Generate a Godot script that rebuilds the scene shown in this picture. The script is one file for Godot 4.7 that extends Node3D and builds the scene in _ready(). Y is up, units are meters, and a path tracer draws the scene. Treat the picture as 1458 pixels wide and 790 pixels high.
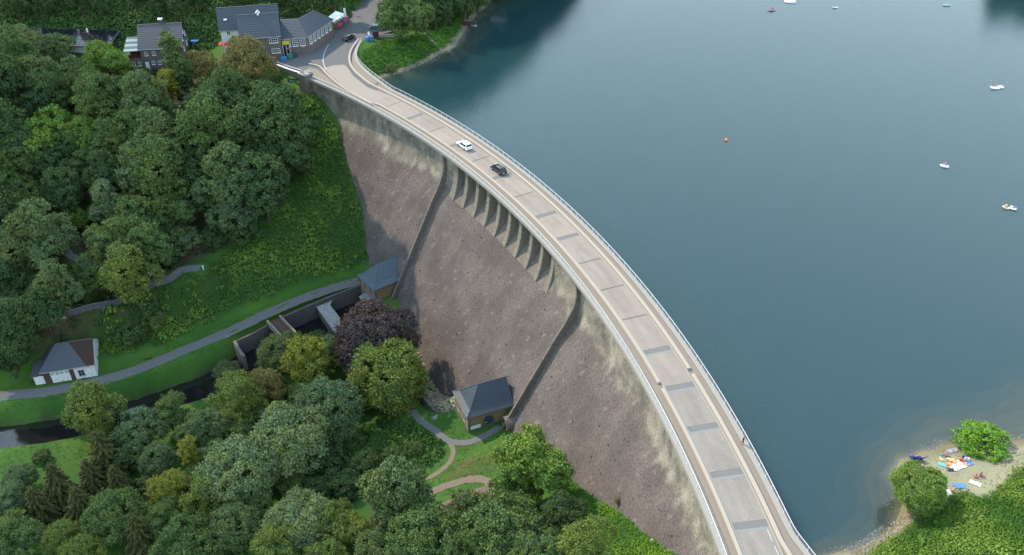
extends Node3D
# A curved masonry dam with its crest road, the reservoir behind it and the wooded valley below.
const CX := 729.0
const CY := 395.0
const FL := 1267.0
const CAMH := 100.0
const PITCH := 0.631809
const DC := Vector2(-210.82, -44.9)   # centre of the dam's arc
const LAKE_Y := -4.0
const SUN := Vector3(-0.575, 0.665, -0.478)
var rng := RandomNumberGenerator.new()
var used := {}
var M := {}
var T := {}

# ---------------------------------------------------------------- geometry helpers
func ray(u: float, v: float) -> Vector3:
	var x := (u - CX) / FL
	var y := -(v - CY) / FL
	return Vector3(x, y * cos(PITCH) - sin(PITCH), -(y * sin(PITCH) + cos(PITCH)))
func pix(u: float, v: float, y := 0.0) -> Vector3:
	var d := ray(u, v)
	var t := (CAMH - y) / -d.y
	return Vector3(d.x * t, y, d.z * t)
func proj(p: Vector3) -> Vector2:
	var q := p - Vector3(0, CAMH, 0)
	var z := -q.y * sin(PITCH) - q.z * cos(PITCH)
	var up := q.y * cos(PITCH) - q.z * sin(PITCH)
	return Vector2(CX + FL * q.x / z, CY - FL * up / z)
func arc(r: float, th: float, y := 0.0) -> Vector3:
	var a := deg_to_rad(th)
	return Vector3(DC.x + r * cos(a), y, DC.y + r * sin(a))
func pol(p: Vector3) -> Vector2:
	var x := p.x - DC.x
	var z := p.z - DC.y
	return Vector2(sqrt(x * x + z * z), rad_to_deg(atan2(z, x)))
func face_r(y: float) -> float:   # radius of the downstream face at height y
	if y > -5.0: return 241.3
	if y > -10.0:
		var t := (-5.0 - y) / 5.0
		return 241.3 - 1.7 * t * t * (0.82 + 0.18 * t)
	return 239.6 - 0.555 * (-10.0 - y) - 0.6 * smoothstep(-10.0, -13.0, y)
func rib_r(y: float) -> float:
	var k := [[0.0, 240.3], [-3.0, 240.5], [-5.0, 240.2], [-6.5, 239.6], [-9.0, 238.3], [-11.8, 236.55], [-45.0, 218.1]]
	for i in range(k.size() - 1):
		if y >= k[i + 1][0]:
			return lerpf(k[i][1], k[i + 1][1], (k[i][0] - y) / (k[i][0] - k[i + 1][0]))
	return 218.1
func on_face(u: float, v: float) -> Vector3:   # where the ray of a pixel meets the dam's face
	var d := ray(u, v)
	var lo := 60.0
	var p := Vector3.ZERO
	for i in 1400:
		p = Vector3(0, CAMH, 0) + d * lo
		if p.y < 0.5 and pol(p).x >= face_r(p.y): return p
		lo += 0.2
	return p

class MB:
	var v := PackedVector3Array()
	var c := PackedColorArray()
	var uv := PackedVector2Array()
	var n := PackedVector3Array()
	var ix := PackedInt32Array()
	func tri(a: Vector3, b: Vector3, d: Vector3, col := Color.WHITE) -> void:
		var k := v.size()
		v.append(a); v.append(b); v.append(d)
		c.append(col); c.append(col); c.append(col)
		ix.append(k); ix.append(k + 2); ix.append(k + 1)
	func quad(a: Vector3, b: Vector3, d: Vector3, e: Vector3, col := Color.WHITE) -> void:
		var k := v.size()
		v.append(a); v.append(b); v.append(d); v.append(e)
		c.append(col); c.append(col); c.append(col); c.append(col)
		ix.append(k); ix.append(k + 2); ix.append(k + 1); ix.append(k); ix.append(k + 3); ix.append(k + 2)
	func box(o: Vector3, x: Vector3, y: Vector3, z: Vector3, col := Color.WHITE) -> void:   # o is the middle; x, y, z half axes (right handed)
		var p := []
		for i in 8:
			p.append(o + (x if i & 1 else -x) + (y if i & 2 else -y) + (z if i & 4 else -z))
		quad(p[4], p[5], p[7], p[6], col); quad(p[1], p[0], p[2], p[3], col)
		quad(p[5], p[1], p[3], p[7], col); quad(p[0], p[4], p[6], p[2], col)
		quad(p[6], p[7], p[3], p[2], col); quad(p[0], p[1], p[5], p[4], col)
	func bx(x0: float, x1: float, y0: float, y1: float, z0: float, z1: float, col := Color.WHITE) -> void:
		box(Vector3(x0 + x1, y0 + y1, z0 + z1) / 2, Vector3((x1 - x0) / 2, 0, 0), Vector3(0, (y1 - y0) / 2, 0), Vector3(0, 0, (z1 - z0) / 2), col)
	func sweep(pts: PackedVector3Array, sec: PackedVector2Array, closed := true, caps := true) -> void:   # a cross section (sideways to the right, up) along a path
		var rings := []
		for i in pts.size():
			var t: Vector3 = (pts[mini(i + 1, pts.size() - 1)] - pts[maxi(i - 1, 0)])
			t.y = 0
			t = t.normalized()
			var s := Vector3(-t.z, 0, t.x)   # right of the way
			var r := []
			for q in sec: r.append(pts[i] + s * q.x + Vector3(0, q.y, 0))
			rings.append(r)
		var m := sec.size()
		for i in range(pts.size() - 1):
			for j in (m if closed else m - 1):
				var k := (j + 1) % m
				quad(rings[i][j], rings[i + 1][j], rings[i + 1][k], rings[i][k])
		if caps and closed:
			for e in [0, pts.size() - 1]:
				for j in range(1, m - 1):
					if e == 0: tri(rings[e][0], rings[e][j], rings[e][j + 1])
					else: tri(rings[e][0], rings[e][j + 1], rings[e][j])
	func tube(a: Vector3, b: Vector3, ra: float, rb: float, sides := 6, cap := true) -> void:
		var t := (b - a).normalized()
		var s := t.cross(Vector3.UP if absf(t.y) < 0.9 else Vector3.RIGHT).normalized()
		var w := s.cross(t)
		for i in sides:
			var p := TAU * i / sides
			var q := TAU * (i + 1) / sides
			var d0 := s * cos(p) + w * sin(p)
			var d1 := s * cos(q) + w * sin(q)
			quad(a + d0 * ra, a + d1 * ra, b + d1 * rb, b + d0 * rb)
			if cap:
				tri(b, b + d0 * rb, b + d1 * rb)
				tri(a, a + d1 * ra, a + d0 * ra)
	func prism(poly: PackedVector3Array, off: Vector3) -> void:   # a flat outline carried along off
		var m := poly.size()
		var nrm := Vector3.ZERO
		for j in m: nrm += (poly[j] - poly[0]).cross(poly[(j + 1) % m] - poly[0])
		if nrm.dot(off) > 0: poly.reverse()
		for j in range(1, m - 1):
			tri(poly[0], poly[j], poly[j + 1])
			tri(poly[0] + off, poly[j + 1] + off, poly[j] + off)
		for j in m:
			var k := (j + 1) % m
			quad(poly[k], poly[j], poly[j] + off, poly[k] + off)
	func commit() -> ArrayMesh:
		var a := []
		a.resize(Mesh.ARRAY_MAX)
		a[Mesh.ARRAY_VERTEX] = v
		if c.size() == v.size(): a[Mesh.ARRAY_COLOR] = c
		if uv.size() == v.size(): a[Mesh.ARRAY_TEX_UV] = uv
		if n.size() == v.size(): a[Mesh.ARRAY_NORMAL] = n
		a[Mesh.ARRAY_INDEX] = ix
		var m := ArrayMesh.new()
		m.add_surface_from_arrays(Mesh.PRIMITIVE_TRIANGLES, a)
		return m

func smooth(b: MB) -> void:   # one normal per shared vertex; faces are wound clockwise
	b.n.resize(b.v.size())
	b.n.fill(Vector3.ZERO)
	for i in range(0, b.ix.size(), 3):
		var p := b.v[b.ix[i]]
		var q := (b.v[b.ix[i + 2]] - p).cross(b.v[b.ix[i + 1]] - p)
		for k in 3: b.n[b.ix[i + k]] += q
	for i in b.n.size(): b.n[i] = b.n[i].normalized() if b.n[i].length_squared() > 0 else Vector3.UP

# ---------------------------------------------------------------- naming helpers
func numbered(called: String) -> String:
	var k: int = used.get(called, 0)
	used[called] = k + 1
	return called if k == 0 else "%s_%03d" % [called, k]
func part(called: String, b, m: Material, parent: Node) -> MeshInstance3D:
	var o := MeshInstance3D.new()
	o.mesh = b if b is Mesh else b.commit()
	o.material_override = m
	o.name = called
	parent.add_child(o, true)
	return o
func meta(o: Node, label: String, category := "", group := "", kind := "") -> Node:
	if label: o.set_meta("label", label)
	if category: o.set_meta("category", category)
	if group: o.set_meta("group", group)
	if kind: o.set_meta("kind", kind)
	return o
func thing(called: String, label: String, category: String, at := Transform3D.IDENTITY, group := "") -> Node3D:
	var o := Node3D.new()
	o.name = numbered(called)
	add_child(o)
	o.transform = at
	meta(o, label, category, group)
	return o
func struct(called: String, b, m: Material) -> MeshInstance3D:
	var o := part(numbered(called), b, m, self)
	o.set_meta("kind", "structure")
	return o
func yaw(at: Vector3, ang: float) -> Transform3D:   # x axis turned to the ground angle ang (atan2(z, x), degrees)
	var a := deg_to_rad(ang)
	return Transform3D(Basis(Vector3(cos(a), 0, sin(a)), Vector3.UP, Vector3(-sin(a), 0, cos(a))), at)

# ---------------------------------------------------------------- materials
func lin(r: float, g: float, b: float, a := 1.0) -> Color:
	var c := Color(r, g, b).linear_to_srgb()
	c.a = a
	return c
func noise_tex(kind: int, freq: float, ramp: Array, size := 512, oct := 4, sd := 1, normal := 0.0, cell := FastNoiseLite.RETURN_DISTANCE) -> NoiseTexture2D:
	var f := FastNoiseLite.new()
	f.noise_type = kind
	f.frequency = freq
	f.seed = sd
	f.fractal_octaves = oct
	f.cellular_return_type = cell
	if oct <= 1: f.fractal_type = FastNoiseLite.FRACTAL_NONE
	var t := NoiseTexture2D.new()
	t.width = size
	t.height = size
	t.seamless = true
	t.noise = f
	if normal > 0.0:
		t.as_normal_map = true
		t.bump_strength = normal
	if ramp:
		var g := Gradient.new()
		var offs := PackedFloat32Array()
		var cols := PackedColorArray()
		for r in ramp:
			offs.append(r[0])
			cols.append(r[1] if r[1] is Color else Color(r[1], r[1], r[1]))
		g.offsets = offs
		g.colors = cols
		t.color_ramp = g
	return t
func mat(called: String, col: Color, rough := 0.9, tex: Texture2D = null, scale := 1.0, vcol := false) -> StandardMaterial3D:
	var m := StandardMaterial3D.new()
	m.resource_name = called
	m.albedo_color = col
	m.roughness = rough
	m.metallic_specular = 0.4
	m.vertex_color_use_as_albedo = vcol
	if tex:
		m.albedo_texture = tex
		m.uv1_triplanar = true
		m.uv1_world_triplanar = true
		m.uv1_scale = Vector3.ONE * scale
	M[called] = m
	return m
func bump(m: StandardMaterial3D, tex: Texture2D, cm: float) -> void:
	m.heightmap_enabled = true
	m.heightmap_texture = tex
	m.heightmap_scale = cm

func make_materials() -> void:
	T.fine = noise_tex(FastNoiseLite.TYPE_SIMPLEX, 0.09, [[0.0, 0.62], [0.5, 0.86], [1.0, 1.0]], 512, 5, 3)
	T.coarse = noise_tex(FastNoiseLite.TYPE_SIMPLEX, 0.012, [[0.0, 0.66], [0.45, 0.85], [1.0, 1.0]], 512, 6, 5)
	T.stone = noise_tex(FastNoiseLite.TYPE_CELLULAR, 0.045, [[0.0, 0.5], [0.15, 0.74], [0.5, 0.86], [0.85, 0.94], [1.0, 1.0]], 1024, 2, 7, 0.0, FastNoiseLite.RETURN_CELL_VALUE)
	T.stoneh = noise_tex(FastNoiseLite.TYPE_CELLULAR, 0.045, [], 1024, 2, 7)
	T.grass = noise_tex(FastNoiseLite.TYPE_SIMPLEX, 0.12, [[0.0, Color(0.55, 0.62, 0.5)], [0.5, Color(0.85, 0.9, 0.8)], [1.0, Color(1, 1, 0.92)]], 512, 5, 11)
	T.asphalt = noise_tex(FastNoiseLite.TYPE_SIMPLEX, 0.02, [[0.0, 0.87], [0.4, 0.94], [0.6, 0.96], [1.0, 1.0]], 1024, 6, 13)
	T.gravel = noise_tex(FastNoiseLite.TYPE_CELLULAR, 0.08, [[0.0, 0.5], [0.5, 0.8], [1.0, 1.0]], 512, 2, 17, 0.0, FastNoiseLite.RETURN_CELL_VALUE)
	T.wave = noise_tex(FastNoiseLite.TYPE_SIMPLEX, 0.02, [], 1024, 5, 19, 6.0)
	mat("terrain", Color.WHITE, 0.95, T.grass, 0.45, true)
	bump(M.terrain, T.grass, 6.0)
	mat("cover", Color.WHITE, 0.65, null, 1.0, true)
	mat("concrete", lin(0.40, 0.38, 0.345), 0.85, T.fine, 0.25)
	mat("white_rail", lin(0.55, 0.55, 0.555), 0.45)
	mat("guard_stone", lin(0.50, 0.435, 0.36), 0.85, T.fine, 0.5)
	mat("walk", lin(0.235, 0.20, 0.165), 0.9, T.asphalt, 0.25)
	mat("road", lin(0.315, 0.272, 0.23), 0.88, T.asphalt, 0.13, true)
	mat("road_grey", lin(0.27, 0.245, 0.215), 0.88, T.asphalt, 0.11, true)
	mat("road_cool", lin(0.295, 0.258, 0.22), 0.88, T.asphalt, 0.15, true)
	mat("patch", lin(0.165, 0.165, 0.16), 0.9, T.asphalt, 0.3)
	mat("joint_pale", lin(0.22, 0.24, 0.235), 0.9, T.asphalt, 0.3)
	mat("plaza", lin(0.125, 0.125, 0.128), 0.9, T.asphalt, 0.12)
	mat("groove", lin(0.12, 0.11, 0.10), 0.95)
	mat("hole_shade", lin(0.055, 0.042, 0.036), 1.0)  # near-black colour paints the shade inside the weep holes
	var d := mat("dam_face", Color.WHITE, 0.92, T.stone, 0.1, true)
	bump(d, T.stoneh, 3.0)
	d.uv1_triplanar = false
	d.uv1_world_triplanar = false
	var s := mat("dam_stone", lin(0.205, 0.175, 0.152), 0.92, T.stone, 0.06)
	bump(s, T.stoneh, 10.0)
	s = mat("pier_stone", lin(0.28, 0.25, 0.20), 0.92, T.stone, 0.07)
	bump(s, T.fine, 4.0)
	mat("wall_dark", lin(0.12, 0.112, 0.115), 0.92, T.stone, 0.08)
	bump(M.wall_dark, T.stoneh, 8.0)
	mat("granite_top", lin(0.33, 0.325, 0.32), 0.9, T.stone, 0.09)
	mat("path", lin(0.20, 0.20, 0.20), 0.93, T.gravel, 0.6)
	mat("dirt_path", lin(0.27, 0.22, 0.16), 0.95, T.gravel, 0.6)
	mat("line_paint", lin(0.6, 0.6, 0.58), 0.7, T.fine, 0.6)
	mat("white_paint", lin(0.86, 0.87, 0.88), 0.8, T.coarse, 0.3)
	mat("window_white", lin(0.78, 0.79, 0.80), 0.5)
	mat("slate", lin(0.085, 0.10, 0.125), 0.6, T.fine, 1.2)
	mat("slate_warm", lin(0.115, 0.115, 0.13), 0.65, T.fine, 1.2)
	mat("zinc", lin(0.13, 0.165, 0.20), 0.5, T.coarse, 0.4)
	mat("zinc_dark", lin(0.075, 0.092, 0.115), 0.45, T.coarse, 0.4)
	mat("brown_tile", lin(0.062, 0.036, 0.028), 0.85, T.fine, 1.2)
	mat("house_stone", lin(0.185, 0.17, 0.155), 0.92, T.stone, 0.12)
	mat("sandstone", lin(0.36, 0.255, 0.155), 0.92, T.stone, 0.1)
	bump(M.sandstone, T.stoneh, 6.0)
	mat("brick_brown", lin(0.11, 0.07, 0.058), 0.92, T.stone, 0.2)
	mat("timber", lin(0.10, 0.035, 0.03), 0.8, T.fine, 1.0)
	mat("timber_brown", lin(0.11, 0.07, 0.045), 0.85, T.fine, 1.0)
	mat("glass", lin(0.02, 0.025, 0.03), 0.08)
	mat("glass_pale", lin(0.25, 0.36, 0.36), 0.12)
	mat("steel", lin(0.3, 0.31, 0.33), 0.4)
	mat("yellow_sign", lin(0.55, 0.52, 0.06), 0.6)
	mat("red_cloth", lin(0.5, 0.03, 0.04), 0.8)
	mat("pink_cloth", lin(0.45, 0.12, 0.2), 0.8)
	mat("awning", lin(0.8, 0.78, 0.75), 0.8)
	mat("bin_green", lin(0.06, 0.2, 0.15), 0.5)
	mat("bin_dark", lin(0.04, 0.07, 0.09), 0.5)
	mat("blue_plastic", lin(0.04, 0.2, 0.5), 0.5)
	mat("navy_cloth", lin(0.01, 0.025, 0.16), 0.7)
	mat("orange_plastic", lin(0.8, 0.2, 0.06), 0.5)
	mat("hair", lin(0.04, 0.025, 0.018), 0.7)
	mat("air_yellow", lin(0.62, 0.58, 0.35), 0.5)
	mat("bark", lin(0.09, 0.07, 0.05), 0.95, T.fine, 1.5)
	mat("tyre", lin(0.015, 0.015, 0.016), 0.9)
	mat("car_white", lin(0.8, 0.8, 0.82), 0.25)
	mat("car_black", lin(0.012, 0.013, 0.017), 0.15)
	mat("car_teal", lin(0.03, 0.07, 0.08), 0.2)
	mat("car_silver", lin(0.35, 0.42, 0.45), 0.25)
	for k in ["car_white", "car_black", "car_teal", "car_silver"]:
		M[k].clearcoat_enabled = true
		M[k].clearcoat = 0.8
		M[k].clearcoat_roughness = 0.08
	mat("lamp_red", lin(0.4, 0.01, 0.01), 0.3)
	mat("lamp_clear", lin(0.7, 0.7, 0.7), 0.2)

# ---------------------------------------------------------------- the scene
func _ready() -> void:
	rng.seed = 20240817
	var cam := Camera3D.new()
	cam.name = "camera"
	cam.position = Vector3(0, CAMH, 0)
	cam.rotation = Vector3(-PITCH, 0, 0)
	cam.fov = rad_to_deg(2.0 * atan(395.0 / FL))
	cam.near = 1.0
	cam.far = 3000.0
	add_child(cam)
	cam.current = true
	var env := Environment.new()
	env.background_mode = Environment.BG_SKY
	var sm := ProceduralSkyMaterial.new()
	sm.sky_top_color = Color(0.56, 0.67, 0.79)
	sm.sky_horizon_color = Color(0.87, 0.95, 0.98)
	sm.sky_curve = 0.5
	sm.ground_bottom_color = Color(0.20, 0.24, 0.2)
	sm.ground_horizon_color = Color(0.55, 0.6, 0.6)
	sm.sun_angle_max = 1.0
	var sky := Sky.new()
	sky.sky_material = sm
	env.sky = sky
	env.background_energy_multiplier = 1.85
	env.tonemap_mode = Environment.TONE_MAPPER_LINEAR
	env.tonemap_exposure = 1.5
	env.sdfgi_enabled = true
	env.ssao_enabled = true
	env.ssil_enabled = true
	var we := WorldEnvironment.new()
	we.name = "world_environment"
	we.environment = env
	add_child(we)
	var sun := DirectionalLight3D.new()
	sun.name = "sun"
	sun.light_energy = 1.3
	sun.light_color = Color(1.0, 0.93, 0.84)
	sun.light_angular_distance = 1.2
	sun.shadow_enabled = true
	add_child(sun)
	sun.look_at_from_position(SUN * 100.0, Vector3.ZERO)
	make_materials()
	build_terrain()
	build_cloud()
	build_water()
	build_dam()
	build_crest()
	build_paths()
	build_basin()
	build_valve_houses()
	build_garage()
	build_village()
	build_shore()
	build_cars()
	build_lake_things()
	build_beach()
	build_trees()
	build_cover()

# ---------------------------------------------------------------- ground
const GX0 := -220.0
const GZ0 := -480.0
const GS := 2.0
const GNX := 256
const GNZ := 256
var GH := PackedFloat32Array()

func ctrl() -> PackedVector3Array:
	var a := PackedVector3Array()
	for q in [[455, 140], [490, 200], [520, 310], [523, 372], [640, 575], [810, 680], [870, 720], [955, 788]]:
		a.append(on_face(q[0], q[1]))
	for q in [[535, 431, -36.2], [500, 415, -36], [667, 613, -33], [715, 600, -33], [650, 560, -34], [600, 600, -34.5], [640, 632, -34], [605, 690, -32.5], [690, 690, -30], [650, 715, -30], [600, 790, -30],
			[700, 790, -24], [850, 790, -15], [800, 705, -23.5], [0, 660, -38.5], [0, 790, -37], [200, 790, -37], [400, 790, -34], [300, 650, -37.5], [450, 650, -36], [540, 620, -36],
			[0, 568, -35.8], [75, 558, -35.7], [150, 542, -35.6], [240, 508, -35.5], [330, 470, -35.5], [430, 427, -35.5], [512, 398, -35.5],
			[0, 600, -38.8], [150, 575, -38.8], [280, 535, -38.8], [0, 640, -38.8], [200, 600, -38.8], [430, 140, -4.0], [450, 250, -18.5], [60, 520, -35], [0, 530, -34],
			[545, 108, -4], [580, 100, -4], [620, 82, -4], [655, 58, -4], [670, 35, -4], [690, 10, -4], [700, 0, -4], [1250, 770, -4], [1290, 745, -4.0], [1262, 722, -4.1], [1280, 690, -4], [1285, 655, -4.0], [1310, 637, -4], [1350, 628, -4], [1458, 625, -4],
			[1240, 640, -5.3], [1300, 590, -5.8], [1400, 580, -5.2], [1458, 570, -5.0], [1215, 705, -6.2], [1350, 555, -7.0], [1458, 530, -6.5], [1230, 745, -5.6], [1340, 660, -3.1], [1400, 665, -2.9], [1330, 715, -2.6], [1400, 730, -1.0], [1458, 700, -1.5], [1330, 780, -1.6]]:
		a.append(pix(q[0], q[1], q[2]))
	for q in [[-60, -197, -19], [-90, -195, -20], [-120, -192, -21], [-160, -190, -22], [-75, -222, -8], [-105, -222, -9], [-140, -220, -10], [-100, -245, -3.2], [-75, -243, -0.4], [-60, -243, -0.3], [-85, -250, 0], [-130, -250, -3.2],
			[-100, -275, 6], [-100, -300, 17], [-60, -288, 5], [-60, -312, 13], [-140, -280, 8], [-45, -330, 22], [-20, -330, 15], [-5, -345, 10], [5, -380, 12], [-20, -312, 6], [20, -372, -3], [-40, -250, -0.6], [-46, -275, -0.2], [-25, -262, -2.2], [-30, -278, -0.5],
			[20, -230, -22], [20, -170, -32], [60, -125, -16], [95, -135, -14], [100, -200, -28], [150, -300, -25], [60, -320, -20], [30, -400, -9], [200, -344, -4], [205, -364, 3], [210, -390, 10], [120, -440, -10], [165, -345, -8],
			[270, -300, -12], [280, -390, 18], [280, -200, -12], [280, -100, 5], [120, -108, -4], [150, -112, -4], [150, -80, 4], [100, -75, 1.5], [40, -50, 1], [32, -62, 0.3], [48, -68, -0.5], [0, -60, -12], [-20, -60, -19], [-60, -60, -32], [-110, -60, -34],
			[-200, -60, -30], [-200, -130, -34], [-200, -200, -12], [-200, -260, 5], [-200, -340, 25], [0, 0, -2], [-50, 0, -20], [50, 0, 8], [150, 0, 14], [270, 0, 20], [-200, 0, -20], [-200, -470, 40], [0, -470, 10], [-80, -400, 35]]:
		a.append(Vector3(q[0], q[2], q[1]))
	for q in [[253, -45, -11], [256, -36, -24], [257, -25, -32], [256, -16, -24], [254, -11, -13], [253, -8, -6], [239, -5.5, -3], [240, -3.5, 0], [251, -3.5, 0], [246, -51, -0.3], [236, -51, -4.5], [226, -33, -38.5]]:
		a.append(arc(q[0], q[1], q[2]))
	return a

func build_terrain() -> void:
	var cp := ctrl()
	var n := cp.size()
	var s := n + 3
	var A := []
	for i in s:
		var row := PackedFloat64Array()
		row.resize(s + 1)
		A.append(row)
	for i in n:
		for j in n:
			var d := ((cp[i].x - cp[j].x) ** 2 + (cp[i].z - cp[j].z) ** 2) * 1e-4
			A[i][j] = (0.5 * d * log(d) if d > 0 else 0.0) + (0.002 if i == j else 0.0)
		A[i][n] = 1.0; A[i][n + 1] = cp[i].x * 0.01; A[i][n + 2] = cp[i].z * 0.01
		A[n][i] = 1.0; A[n + 1][i] = cp[i].x * 0.01; A[n + 2][i] = cp[i].z * 0.01
		A[i][s] = cp[i].y
	for i in s:
		var b := i
		for k in range(i + 1, s):
			if absf(A[k][i]) > absf(A[b][i]): b = k
		var tmp = A[i]; A[i] = A[b]; A[b] = tmp
		var ri: PackedFloat64Array = A[i]
		for k in range(i + 1, s):
			var rk: PackedFloat64Array = A[k]
			var f := rk[i] / ri[i]
			if f == 0.0: continue
			for j in range(i, s + 1): rk[j] -= f * ri[j]
			A[k] = rk
	var w := PackedFloat64Array()
	w.resize(s)
	for i in range(s - 1, -1, -1):
		var t: float = A[i][s]
		for j in range(i + 1, s): t -= A[i][j] * w[j]
		w[i] = t / A[i][i]
	# coarse grid, then a finer one
	var cn := GNX / 2 + 1
	var ch := PackedFloat32Array()
	ch.resize(cn * cn)
	for j in cn:
		for i in cn:
			var x := GX0 + i * GS * 2
			var z := GZ0 + j * GS * 2
			var h := w[n] + w[n + 1] * x * 0.01 + w[n + 2] * z * 0.01
			for k in n:
				var dx := x - cp[k].x
				var dz := z - cp[k].z
				var d := (dx * dx + dz * dz) * 1e-4
				if d > 1e-12: h += w[k] * 0.5 * d * log(d)
			ch[j * cn + i] = h
	GH.resize((GNX + 1) * (GNZ + 1))
	var nz := FastNoiseLite.new()
	nz.frequency = 0.07
	nz.seed = 4
	for j in GNZ + 1:
		for i in GNX + 1:
			var ci := mini(i / 2, cn - 2)
			var cj := mini(j / 2, cn - 2)
			var fx := i * 0.5 - ci
			var fz := j * 0.5 - cj
			var h := lerpf(lerpf(ch[cj * cn + ci], ch[cj * cn + ci + 1], fx), lerpf(ch[(cj + 1) * cn + ci], ch[(cj + 1) * cn + ci + 1], fx), fz)
			var x := GX0 + i * GS
			var z := GZ0 + j * GS
			h += nz.get_noise_2d(x, z) * 0.5 + nz.get_noise_2d(x * 4.0, z * 4.0) * 0.16
			GH[j * (GNX + 1) + i] = shape_ground(x, z, h)
	var b := MB.new()
	var cnz := FastNoiseLite.new()
	cnz.frequency = 0.05
	cnz.seed = 9
	for j in GNZ + 1:
		for i in GNX + 1:
			var p := Vector3(GX0 + i * GS, GH[j * (GNX + 1) + i], GZ0 + j * GS)
			b.v.append(p)
			b.c.append(ground_color(p, cnz.get_noise_2d(p.x, p.z), cnz.get_noise_2d(p.x * 5.0, p.z * 5.0)))
	for j in GNZ:
		for i in GNX:
			var k := j * (GNX + 1) + i
			for t in [k, k + 1, k + GNX + 1, k + 1, k + GNX + 2, k + GNX + 1]: b.ix.append(t)
	smooth(b)
	struct("ground", b, M.terrain)

func ground(x: float, z: float) -> float:
	var fx := clampf((x - GX0) / GS, 0.0, GNX - 0.001)
	var fz := clampf((z - GZ0) / GS, 0.0, GNZ - 0.001)
	var i := int(fx)
	var j := int(fz)
	fx -= i
	fz -= j
	var k := j * (GNX + 1) + i
	if fx + fz <= 1.0:
		return GH[k] + fx * (GH[k + 1] - GH[k]) + fz * (GH[k + GNX + 1] - GH[k])
	return GH[k + GNX + 2] + (1 - fx) * (GH[k + GNX + 1] - GH[k + GNX + 2]) + (1 - fz) * (GH[k + 1] - GH[k + GNX + 2])
func drop(p: Vector3, up := 0.0) -> Vector3:
	return Vector3(p.x, ground(p.x, p.z) + up, p.z)
func on_ground(u: float, v: float) -> Vector3:   # where the ray of a pixel meets the ground
	var d := ray(u, v)
	var t := 70.0
	while t < 600.0:
		var p := Vector3(0, CAMH, 0) + d * t
		if p.y <= ground(p.x, p.z): return p
		t += 0.25
	return Vector3(0, CAMH, 0) + d * 300.0

var lines := {}
func seg_near(pts: PackedVector3Array, x: float, z: float) -> Vector2:   # (distance, height) of the nearest point of a line
	var best := Vector2(1e9, 0)
	for i in range(pts.size() - 1):
		var ax := pts[i].x
		var az := pts[i].z
		var dx := pts[i + 1].x - ax
		var dz := pts[i + 1].z - az
		var t := clampf(((x - ax) * dx + (z - az) * dz) / (dx * dx + dz * dz + 1e-9), 0, 1)
		var ex := x - ax - dx * t
		var ez := z - az - dz * t
		var d := ex * ex + ez * ez
		if d < best.x: best = Vector2(d, lerpf(pts[i].y, pts[i + 1].y, t))
	return Vector2(sqrt(best.x), best.y)
func line(called: String) -> PackedVector3Array:
	if not lines.has(called):
		var px := []
		var y := 0.0
		match called:
			"valley":
				px = [[-70, 572, -35.8], [0, 564, -35.8], [75, 556, -35.7], [150, 540, -35.6], [195, 526, -35.5], [240, 508, -35.5], [330, 470, -35.5], [380, 446, -35.5], [430, 425, -35.5], [470, 411, -35.5], [512, 399, -35.5]]
			"stream":
				px = [[-90, 632, -40], [0, 622, -40], [60, 614, -40], [130, 600, -40], [190, 583, -40], [250, 563, -40], [300, 546, -40], [338, 522, -40], [372, 497, -40.3], [420, 474, -40.5], [470, 455, -40.6], [510, 441, -40.6]]
			"house_path":
				px = [[712, 607, -33.0], [690, 620, -33.2], [668, 629, -33.6], [640, 628, -34], [618, 612, -34.3], [600, 599, -34.5], [586, 583, -35]]
			"descent":
				px = [[640, 628, -34], [645, 640, -33.8], [642, 655, -33.4], [630, 668, -33], [612, 680, -32.6], [595, 688, -32.4]]
			"zigzag":
				px = [[608, 702, -31.3], [640, 690, -30.6], [670, 682, -30], [690, 683, -29.6], [697, 690, -29.2], [690, 697, -28.9], [665, 705, -28.8], [640, 716, -28.7], [615, 729, -28.6]]
			"forest_path":
				px = [[-20, 480, -27], [30, 469, -27], [80, 452, -26.8], [130, 437, -26.5], [165, 431, -26.2], [215, 408, -25.4], [240, 398, -25], [260, 384, -24.4], [285, 381, -24]]
			"upper_path":
				px = [[240, 398, -25], [200, 385, -23.5], [150, 378, -22], [105, 366, -20.6], [92, 350, -19], [100, 335, -17.5]]
		var out := PackedVector3Array()
		for q in px: out.append(pix(q[0], q[1], q[2]))
		lines[called] = out
	return lines[called]
var plaza_px := PackedVector2Array([Vector2(380, 84), Vector2(395, 93), Vector2(428, 105), Vector2(446, 112), Vector2(470, 122), Vector2(500, 138), Vector2(531, 154), Vector2(540, 116), Vector2(524, 104), Vector2(513, 93), Vector2(507, 82), Vector2(509, 71), Vector2(515, 60),
	Vector2(530, 52), Vector2(562, 44), Vector2(556, 30), Vector2(548, 8), Vector2(552, -14), Vector2(516, -14), Vector2(497, 18), Vector2(476, 40), Vector2(443, 70), Vector2(402, 80)])
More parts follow.
